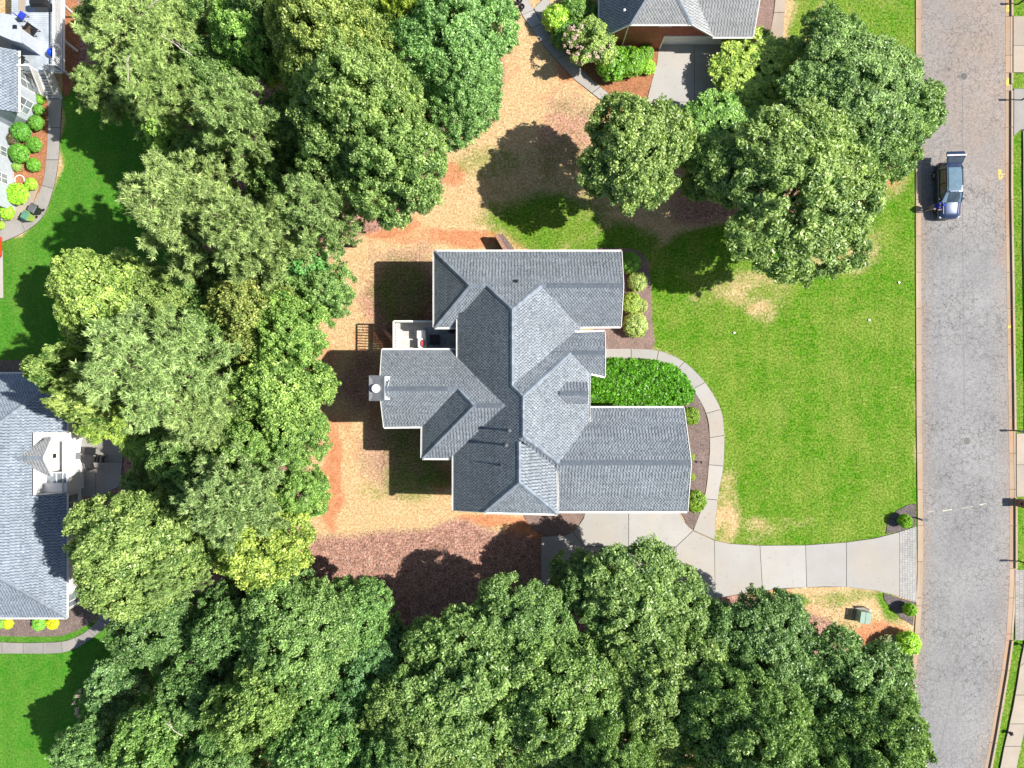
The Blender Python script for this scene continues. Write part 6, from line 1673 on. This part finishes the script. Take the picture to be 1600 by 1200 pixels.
    p = G(60, 4, zf + 1.0); c = thing('grill', 'black covered grill at the top of the raised deck', 'grill', (p.x, p.y, zf)); MB().box((p.x, p.y, zf + .45), (1.3, .55, .8)).build('cabinet', M['black_plastic'], c, bevel=.03); MB().loft([[(p.x - .7, p.y - .3, zf + .87), (p.x + .7, p.y - .3, zf + .87), (p.x + .7, p.y + .3, zf + .87), (p.x - .7, p.y + .3, zf + .87)], [(p.x - .62, p.y - .18, zf + 1.2), (p.x + .62, p.y - .18, zf + 1.2), (p.x + .62, p.y + .18, zf + 1.2), (p.x - .62, p.y + .18, zf + 1.2)]]).build('hood', M['dark_metal'], c)
    p = G(25, 8, zf); c = thing('door_mat', 'pale tan mat before the upper deck door', 'mat', (p.x, p.y, zf)); MB().box((p.x + .5, p.y, zf + .01), (.6, 1.1, .015)).build('mat', M['concrete_warm'], c)
nw_house()
def bins():
    for u, v, rz, body, lidm, lab in ((52, 326, -.5, 'black_plastic', 'grey_metal', 'black wheeled bin standing upper right on the tan pad'), (41, 337, -.5, 'bin_lime', 'bin_green', 'green lidded lime wheeled bin standing lower left on the tan pad')):
        p = G(u, v, .9); t = thing('wheelie_bin', lab, 'bin', (p.x, p.y, .05), rz, 'wheeled bins on the pad')
        r0 = [(-.24, -.26, .1), (.24, -.26, .1), (.24, .22, .1), (-.24, .22, .1)]; r1 = [(-.30, -.33, 1.0), (.30, -.33, 1.0), (.30, .33, 1.0), (-.30, .33, 1.0)]
        MB().loft([r0, r1]).build('body', M[body], t, local=True)
        MB().loft([[(-.32, -.36, 1.0), (.32, -.36, 1.0), (.32, .36, 1.0), (-.32, .36, 1.0)], [(-.26, -.28, 1.08), (.26, -.28, 1.08), (.26, .30, 1.1), (-.26, .30, 1.1)]]).build('lid', M[lidm], t, local=True)
        MB().bar((-.25, .40, 1.0), (.25, .40, 1.0), .04, .04).build('handle', M[body], t, local=True)
        for s in (-1, 1): MB().tube([(s * .27, .24, .12), (s * .33, .24, .12)], .12, 12).build('wheel', M['tyre'], t, local=True)
    # white hose ring and small garden pieces
    p = G(32, 282); mb = MB(); mb.tube([(p.x + .42 * math.cos(a), p.y + .42 * math.sin(a), .12) for a in [k * math.pi / 8 for k in range(-1, 10)]], .045, 6); tag(mb.build('garden_hoop', M['white_trim']), 'white garden hoop between two light green shrubs', 'hoop')
    p = G(16, 309); c = thing('bird_bath', 'pale blue bird bath by the white wall', 'bird bath', (p.x, p.y, 0)); MB().lathe((p.x, p.y, 0), [(.2, 0), (.08, .1), (.07, .6), (.36, .72), (.38, .76), (.3, .74), (.0, .70)], 18).build('bowl', M['siding'], c)
    p = G(9, 345); c = thing('garden_statue', 'small pale garden ornament below the round shrub', 'ornament', (p.x, p.y, 0)); MB().lathe((p.x, p.y, 0), [(.22, 0), (.22, .08), (.12, .1), (.16, .25), (.1, .4), (.12, .5), (.05, .6), (0, .62)], 12).build('figure', M['concrete_grey'], c)
    # red vehicle poking in at the left edge
    p = G(-24, 387); t = thing('red_car', 'rear of a red orange car at the left edge', 'car', (p.x, p.y, .06))
    def ring(x, w, z0, z1): return [(p.x + x, p.y - w, z0), (p.x + x, p.y + w, z0), (p.x + x, p.y + w * .95, z1), (p.x + x, p.y - w * .95, z1)]
    MB().loft([ring(-2.3, .75, .35, .8), ring(-2.0, .88, .3, .95), ring(1.5, .9, .3, 1.0), ring(1.72, .86, .32, .95), ring(1.8, .75, .4, .8)]).build('body', M['red_paint'], t, smooth=False, bevel=.04)
    MB().loft([ring(-1.3, .72, .95, 1.0), ring(-.6, .62, 1.0, 1.42), ring(.6, .62, 1.0, 1.42), ring(1.3, .72, .96, 1.05)]).build('cabin', M['glass'], t)
    MB().box((p.x + 1.66, p.y, .98), (.2, 1.2, .05)).build('spoiler', M['white_trim'], t)
    for sx in (-1.4, 1.2):
        for sy in (-.8, .8): MB().tube([(p.x + sx, p.y + sy - .1, .32), (p.x + sx, p.y + sy + .1, .32)], .32, 16).build('wheel', M['tyre'], t)
bins()

# ------------------------------------------------------------------ parked SUV with raised tailgate
def car_paint():
    m, nt, b = nodes('car_paint'); p = pos_node(nt, True)
    nt.links.new(ramp(nt, noise(nt, p, 3, 3), [(.3, (.018, .034, .085)), (.7, (.026, .046, .11))]), b.inputs['Base Color'])
    b.inputs['Metallic'].default_value = .35; b.inputs['Roughness'].default_value = .3; b.inputs['Coat Weight'].default_value = .8; b.inputs['Coat Roughness'].default_value = .06
    return m
M['car_paint'] = car_paint()
M['sunroof'] = plain('roof_glass', (.12, .20, .26), .05, .1, spec=.9)
M['lamp_red'] = plain('lamp_red', (.45, .02, .02), .2, .1); M['lamp_white'] = plain('lamp_clear', (.7, .72, .75), .1, .05)
def suv():
    c = G(1473, 302); z0 = road_z(1473, 302); t = thing('parked_car', 'blue grey SUV parked at the kerb with its tailgate raised', 'car', (c.x, c.y, z0), R(1.5))
    # local: front at -y, x across
    def sec(y, prof):       # prof: list (half width, z) from sill up to the centre line
        pts = [(w, y, z) for w, z in prof]; return pts + [(-x, yy, z) for x, yy, z in pts[::-1]]
    S1 = [sec(-2.38, [(.55, .42), (.62, .50), (.62, .62), (.50, .70), (.25, .72)]),
          sec(-2.26, [(.80, .32), (.86, .48), (.86, .68), (.70, .82), (.30, .86)]),
          sec(-1.95, [(.90, .26), (.95, .50), (.94, .78), (.80, .92), (.35, .97)]),
          sec(-1.2, [(.92, .24), (.96, .50), (.955, .86), (.82, 1.02), (.36, 1.07)]),
          sec(-.85, [(.92, .24), (.96, .50), (.955, .90), (.86, 1.06), (.36, 1.10)]),
          sec(.4, [(.92, .24), (.965, .50), (.96, .94), (.88, 1.06), (.36, 1.08)]),
          sec(1.6, [(.92, .24), (.965, .52), (.96, .98), (.88, 1.08), (.36, 1.08)]),
          sec(2.15, [(.90, .30), (.93, .55), (.92, .98), (.84, 1.06), (.36, 1.06)]),
          sec(2.34, [(.78, .38), (.84, .55), (.84, .80), (.74, .92), (.36, .93)])]
    MB().loft(S1).build('body', M['car_paint'], t, smooth=True, local=True)
    # greenhouse
    G_ = [sec(-1.08, [(.84, 1.03), (.80, 1.06), (.40, 1.075)]), sec(-.35, [(.88, 1.03), (.70, 1.50), (.36, 1.56)]), sec(.2, [(.88, 1.03), (.70, 1.62), (.36, 1.665)]), sec(1.5, [(.88, 1.03), (.69, 1.62), (.36, 1.66)]), sec(2.0, [(.85, 1.03), (.67, 1.57), (.36, 1.61)]), sec(2.12, [(.80, 1.02), (.66, 1.50), (.36, 1.52)])]
    gh = MB().loft(G_).build('cabin', M['glass'], t, smooth=False, local=True)
    # roof shell, pillars, rails
    RF = [sec(-.30, [(.69, 1.535), (.66, 1.56), (.36, 1.60)]), sec(.2, [(.71, 1.62), (.67, 1.66), (.36, 1.70)]), sec(1.5, [(.70, 1.62), (.67, 1.66), (.36, 1.695)]), sec(2.12, [(.67, 1.555), (.64, 1.60), (.36, 1.63)])]
    rf = MB().loft(RF).build('roof', M['car_paint'], t, smooth=False, local=True)
    MB().loft([sec(-.22, [(.55, 1.60), (.50, 1.615), (.2, 1.62)]), sec(.2, [(.56, 1.70), (.52, 1.712), (.2, 1.718)]), sec(1.5, [(.55, 1.695), (.51, 1.708), (.2, 1.713)]), sec(1.7, [(.54, 1.67), (.5, 1.685), (.2, 1.69)])]).build('sunroof', M['sunroof'], rf, local=True)
    for s in (-1, 1):
        MB().bar((s * .87, -1.05, 1.06), (s * .70, -.32, 1.55), .07, .06).build('pillar', M['car_paint'], t, local=True)
        MB().bar((s * .89, .45, 1.06), (s * .715, .45, 1.63), .08, .03).build('pillar', M['black_plastic'], t, local=True)
        MB().bar((s * .87, 1.85, 1.06), (s * .70, 1.75, 1.62), .30, .05).build('pillar', M['car_paint'], t, local=True)
        MB().tube([(s * .66, -.1, 1.66), (s * .67, .2, 1.72), (s * .66, 1.6, 1.72), (s * .65, 1.85, 1.66)], .022, 6).build('roof_rail', M['rim'], t, local=True)
        mr = MB().box((s * 1.04, -.78, 1.08), (.20, .12, .14)).build('mirror', M['black_plastic'], t, bevel=.03, local=True)
        MB().box((s * .70, -2.22, .72), (.30, .18, .12)).build('headlight', M['lamp_white'], t, bevel=.03, local=True)
        MB().box((s * .80, 2.24, .92), (.14, .12, .22)).build('tail_light', M['lamp_red'], t, bevel=.02, local=True)
        for y in (-1.45, 1.42):
            w = MB().tube([(s * .74, y, .34), (s * .97, y, .34)], .345, 20).build('wheel', M['tyre'], t, local=True)
            MB().tube([(s * .95, y, .34), (s * .985, y, .34)], .23, 14).build('rim', M['rim'], w, local=True)
        for y in (-.35, .9): MB().box((s * .975, y + .3, .93), (.03, .2, .03)).build('door_handle', M['rim'], t, local=True)
        MB().bar((s * .62, -2.0, .985), (s * .66, -1.12, 1.085), .05, .015).build('hood_crease', M['car_paint'], t, local=True)
    # windscreen laid on the sloping glass
    MB().face([(-.80, -1.06, 1.085), (.80, -1.06, 1.085), (.66, -.36, 1.535), (-.66, -.36, 1.535)]).face([(-.66, -.36, 1.535), (.66, -.36, 1.535), (.34, -.36, 1.58), (-.34, -.36, 1.58)]).build('windscreen', M['sunroof'], t, local=True)
    for s in (-.35, .2): MB().bar((s, -1.09, 1.10), (s + .45, -1.0, 1.14), .02, .015).build('wiper', M['black_plastic'], t, local=True)
    MB().box((0, -2.37, .5), (1.0, .06, .18)).build('grille', M['black_plastic'], t, local=True)
    # raised tailgate: hinge at the roof end
    hx = Vector((0, 2.08, 1.60)); d = Vector((0, .80, .50)); u = Vector((0, -.45, .80)).normalized() * .06
    q = lambda w, k, o=0: Vector((w, 0, 0)) + hx + d * k + u * o
    tg = MB().loft([[q(-.66, 0), q(.66, 0), q(.66, 0, 1), q(-.66, 0, 1)], [q(-.76, .6), q(.76, .6), q(.76, .6, 1.2), q(-.76, .6, 1.2)]]).build('tailgate', M['car_paint'], t, local=True)
    MB().loft([[q(-.58, .08, 1.05), q(.58, .08, 1.05), q(.58, .08, 1.25), q(-.58, .08, 1.25)], [q(-.66, .56, 1.25), q(.66, .56, 1.25), q(.66, .56, 1.45), q(-.66, .56, 1.45)]]).build('rear_window', M['glass'], tg, local=True)
    e = hx + d * .6; f = e + Vector((0, .42, -.12)); 
    MB().loft([[e + Vector((-.82, 0, -.03)), e + Vector((.82, 0, -.03)), e + Vector((.82, 0, .09)), e + Vector((-.82, 0, .09))], [f + Vector((-.72, 0, -.05)), f + Vector((.72, 0, -.05)), f + Vector((.72, 0, .06)), f + Vector((-.72, 0, .06))]]).build('tailgate_panel', M['car_paint'], tg, local=True)
    MB().box(e + Vector((0, .06, .10)), (1.64, .14, .05)).build('spoiler', M['rim'], tg, local=True)
    for s in (-1, 1): MB().tube([(s * .72, 2.05, 1.1), Vector((s * .70, 0, 0)) + hx + d * .45], .015, 6).build('strut', M['dark_metal'], t, local=True)
suv()

# ------------------------------------------------------------------ person beside the car
def skin_body(name, joints, bones, mat, parent):
    me = bpy.data.meshes.new(name); me.from_pydata([j[0] for j in joints], bones, [])
    o = bpy.data.objects.new(name, me); COL.objects.link(o)
    md = o.modifiers.new('skin', 'SKIN'); md.use_smooth_shade = True
    for k, j in enumerate(joints):
        me.skin_vertices[0].data[k].radius = (j[1], j[2] if len(j) > 2 else j[1]); 
    me.skin_vertices[0].data[0].use_root = True
    sb = o.modifiers.new('sub', 'SUBSURF'); sb.levels = 1; sb.render_levels = 1
    dg = bpy.context.evaluated_depsgraph_get(); dg.update()
    nm = bpy.data.meshes.new_from_object(o.evaluated_get(dg)); bpy.data.objects.remove(o)
    nm.materials.clear(); nm.materials.append(mat); nm.name = name
    return link(name, nm, parent, True)
def person():
    p = G(1449, 327.5); z = road_z(1449, 327.5)
    t = thing('person', 'person in a blue shirt and cap bending towards the front of the parked car', 'person', (p.x, p.y, z), R(-8))
    # local +x faces the car; slight stoop with arms forward
    J = [((0, 0, .95), .15, .13), ((.06, 0, 1.15), .14, .17), ((.16, 0, 1.38), .13, .19), ((.21, 0, 1.50), .06), ((.26, 0, 1.60), .085), ((.29, 0, 1.71), .095),
         ((.0, .10, .88), .10), ((.04, .13, .48), .065), ((-.02, .15, .08), .045), ((.14, .16, .04), .04),
         ((.0, -.10, .88), .10), ((-.06, -.12, .48), .065), ((-.16, -.13, .08), .045), ((-.02, -.14, .04), .04),
         ((.17, .20, 1.40), .065), ((.26, .27, 1.14), .048), ((.48, .20, 1.06), .038), ((.56, .17, 1.05), .03),
         ((.17, -.20, 1.40), .065), ((.24, -.28, 1.14), .048), ((.45, -.22, 1.04), .038), ((.53, -.19, 1.03), .03)]
    Bn = [(0, 1), (1, 2), (2, 3), (3, 4), (4, 5), (0, 6), (6, 7), (7, 8), (8, 9), (0, 10), (10, 11), (11, 12), (12, 13), (2, 14), (14, 15), (15, 16), (16, 17), (2, 18), (18, 19), (19, 20), (20, 21)]
    b = skin_body('body', J, Bn, M['skin'], t)
    # fingers rooted in each palm
    for s in (1, -1):
        base = Vector((.55, .18 * s, 1.05)); mb = MB()
        for k in range(4):
            a = base + Vector((.02, (k - 1.5) * .02, 0)); ln = (.075, .085, .08, .065)[k]
            mb.tube([a, a + Vector((ln * .55, 0, -.01)), a + Vector((ln, 0, -.035))], [.010, .009, .007], 6)
        mb.tube([base + Vector((-.03, -.03 * s, 0)), base + Vector((.01, -.06 * s, -.01)), base + Vector((.04, -.06 * s, -.03))], [.011, .010, .008], 6)
        mb.build('fingers', M['skin'], t, smooth=True, local=True)
    # shirt over the torso and upper arms
    K = [((0, 0, .93), .175, .155), ((.06, 0, 1.15), .165, .19), ((.16, 0, 1.38), .155, .21), ((.19, 0, 1.46), .10), ((.17, .21, 1.40), .088), ((.225, .255, 1.24), .075), ((.17, -.21, 1.40), .088), ((.215, -.26, 1.24), .075)]
    skin_body('shirt', K, [(0, 1), (1, 2), (2, 3), (2, 4), (4, 5), (2, 6), (6, 7)], M['shirt_blue'], t)
    L = [((0, 0, .92), .17, .15), ((.0, .10, .85), .125), ((.02, .12, .58), .10), ((.0, -.10, .85), .125), ((-.03, -.115, .58), .10)]
    skin_body('shorts', L, [(0, 1), (1, 2), (0, 3), (3, 4)], M['denim'], t)
    hd = MB(); hd.lathe((.30, 0, 1.70), [(.105, -.01), (.112, .03), (.10, .08), (.06, .115), (0, .125)], 16); hd.loft([[(.38, -.085, 1.695), (.38, .085, 1.695), (.38, .085, 1.71), (.38, -.085, 1.71)], [(.50, -.055, 1.68), (.50, .055, 1.68), (.50, .055, 1.69), (.50, -.055, 1.69)]]); hd.build('cap', M['shirt_blue'], t, smooth=True, local=True)
    MB().lathe((.27, 0, 1.65), [(.06, -.05), (.098, 0), (.10, .05)], 14).build('hair', M['hair'], t, smooth=True, local=True)
    f = MB(); f.tube([(.385, 0, 1.66), (.41, 0, 1.635)], [.012, .018], 6); f.bar((.375, -.025, 1.61), (.375, .025, 1.61), .012, .012)
    for s in (-1, 1): f.tube([(.378, s * .035, 1.675), (.386, s * .035, 1.675)], .010, 8); f.tube([(.29, s * .095, 1.66), (.285, s * .108, 1.65)], [.022, .016], 6)
    f.build('face', M['skin'], t, local=True)
    for x, y in ((.06, .155), (-.10, -.135)):
        MB().loft([[(x - .11, y - .045, .0), (x + .12, y - .045, .0), (x + .12, y + .045, .0), (x - .11, y + .045, .0)], [(x - .10, y - .04, .09), (x + .06, y - .035, .08), (x + .06, y + .035, .08), (x - .10, y + .04, .09)]]).build('shoe', M['shoe'], t, bevel=.01, local=True)
person()

# ------------------------------------------------------------------ street furniture and utilities
def mailbox(u, v, label, rz=0.0, h=1.05, arm=True, mat='black_plastic'):
    p = G(u, v); t = thing('mailbox', label, 'mailbox', (p.x, p.y, 0), rz, 'mailboxes along the street')
    MB().box((0, 0, h / 2), (.10, .10, h)).build('post', M['dark_metal'], t, local=True)
    MB().box((.14, 0, h - .03), (.42, .06, .05)).build('arm', M['dark_metal'], t, local=True)
    pr = [(-.09, 0), (.09, 0), (.09, .13), (.065, .19), (.0, .215), (-.065, .19), (-.09, .13)]
    bx = MB().loft([[(x, a, h + b) for a, b in pr] for x in (-.12, .38)]).build('box', M[mat], t, local=True)
    MB().loft([[(x, a * 1.04, h + b * 1.02) for a, b in pr] for x in (.38, .40)]).build('door', M['grey_metal'], bx, local=True)
    MB().box((.2, .10, h + .16), (.03, .015, .14)).build('flag', M['red_paint'], bx, local=True)
mailbox(1430, 808.5, 'dark mailbox beside the clipped ball shrub at the driveway', 0, 1.05, mat='grey_metal')
mailbox(1590, 7, 'dark mailbox on the far verge at the top right corner', math.pi)
mailbox(1595, 157, 'tall mailbox just off the upper right grass strip', math.pi, 1.5)
mailbox(1588, 673, 'dark mailbox at the end of the grass strip beside the tan drive', math.pi, 1.0)
mailbox(1591, 876, 'mailbox on the short grass strip above the paver apron', math.pi, 1.15)
def pedestal_bin(u, v):
    p = G(u, v); t = thing('brick_mailbox', 'dark square pillar mailbox below the tan drive', 'mailbox', (p.x, p.y, 0))
    MB().box((p.x, p.y, .55), (.6, .6, 1.1)).build('pillar', M['brick_brown'], t); MB().box((p.x, p.y, 1.14), (.7, .7, .08)).build('cap', M['dark_metal'], t, bevel=.02); MB().box((p.x - .31, p.y, .85), (.03, .22, .2)).build('door', M['black_plastic'], t)
pedestal_bin(1591, 785)
for u, v, lab in ((1593, 1006, 'small dark garden lantern at the end of the paver apron'), (1575, 1143, 'small dark garden lantern on the curving grass strip')):
    p = G(u, v); t = thing('garden_lantern', lab, 'lantern', (p.x, p.y, 0), .3, 'garden lanterns along the far verge')
    MB().box((0, 0, .12), (.07, .07, .24)).build('stake', M['dark_metal'], t, local=True); MB().box((0, 0, .34), (.2, .2, .22)).build('lamp_housing', M['black_plastic'], t, local=True)
    MB().loft([[(-.15, -.15, .45), (.15, -.15, .45), (.15, .15, .45), (-.15, .15, .45)], [(-.04, -.04, .55), (.04, -.04, .55), (.04, .04, .55), (-.04, .04, .55)]]).build('lamp_cap', M['dark_metal'], t, local=True)
def utilities():
    p = G(1352, 965.5, .9); t = thing('transformer', 'pale green pad mounted transformer box on the strip by the driveway', 'transformer', (p.x, p.y, 0), R(-8))
    MB().box((0, 0, .05), (1.05, 1.15, .10)).build('pad', M['concrete_grey'], t, local=True)
    MB().box((0, 0, .5), (.86, .96, .80)).build('cabinet', M['transformer_green'], t, bevel=.02, local=True)
    l = MB().loft([[(-.45, -.5, .90), (.45, -.5, .90), (.45, .5, .90), (-.45, .5, .90)], [(-.43, -.48, .96), (.43, -.48, .99), (.43, .48, .99), (-.43, .48, .96)]]).build('lid', M['transformer_green'], t, local=True)
    MB().box((.0, 0, .985), (.02, .94, .02)).build('seam', M['bin_green'], l, local=True)
    p = G(1355, 951, .5); t = thing('cable_pedestal', 'thin white cable post above the transformer box', 'post', (p.x, p.y, 0)); MB().tube([(p.x, p.y, 0), (p.x, p.y, .95)], .075, 12).build('post', M['metal_white'], t); MB().lathe((p.x, p.y, .95), [(.10, -.05), (.10, .05), (.05, .09), (0, .1)], 12).build('cap', M['metal_white'], t)
    p = G(1095, 722, .2); t = thing('path_light', 'small black path light in the mulch before the garage gable', 'light', (p.x, p.y, .05)); MB().tube([(p.x, p.y, 0), (p.x, p.y, .4)], .02, 8).build('stem', M['dark_metal'], t); MB().lathe((p.x, p.y, .4), [(.03, 0), (.11, .04), (.05, .09), (0, .1)], 12).build('lamp_shade', M['black_plastic'], t)
    for u, v, lab in ((811, 3, 'black urn on the curved walk, upper one'), (814.5, 13, 'black urn on the curved walk, lower one')):
        p = G(u, v, .3); t = thing('urn', lab, 'urn', (p.x, p.y, .07), group='black urns on the north walk'); MB().lathe((0, 0, 0), [(.0, 0), (.16, 0), (.14, .06), (.09, .12), (.22, .35), (.26, .5), (.29, .53), (.24, .52), (.2, .42), (0, .42)], 16).build('bowl', M['pot'], t, local=True)
        MB().lathe((0, 0, .42), [(.2, 0), (.12, .1), (.0, .16)], 10).build('plant_mound', M['black_plastic'], t, local=True)
    p = G(866, 68); mb = MB(); mb.tube([(p.x + .18 * math.cos(a), p.y + .18 * math.sin(a), .10) for a in [k * math.pi / 8 for k in range(17)]], .02, 6); tag(mb.build('garden_hose_ring', M['dark_metal']), 'thin dark hose ring lying on the curved walk', 'hose')
    # pale litter on the lawn
    for u, v, lab in ((1404, 441.5, 'small white sprinkler head on the lawn near the kerb'), (1357.5, 500, 'small white sprinkler head in the middle of the front lawn'), (1147, 520, 'small grey sprinkler head left on the front lawn')):
        p = G(u, v); t = thing('sprinkler', lab, 'sprinkler', (p.x, p.y, 0), group='sprinkler heads on the lawn'); MB().tube([(0, 0, -.05), (0, 0, .08)], .06, 10).build('riser', M['metal_white'], t, local=True); MB().lathe((0, 0, .08), [(.1, 0), (.09, .03), (0, .04)], 12).build('cap', M['metal_white'], t, local=True)
    p = G(1500, 1199, 0); 
utilities()
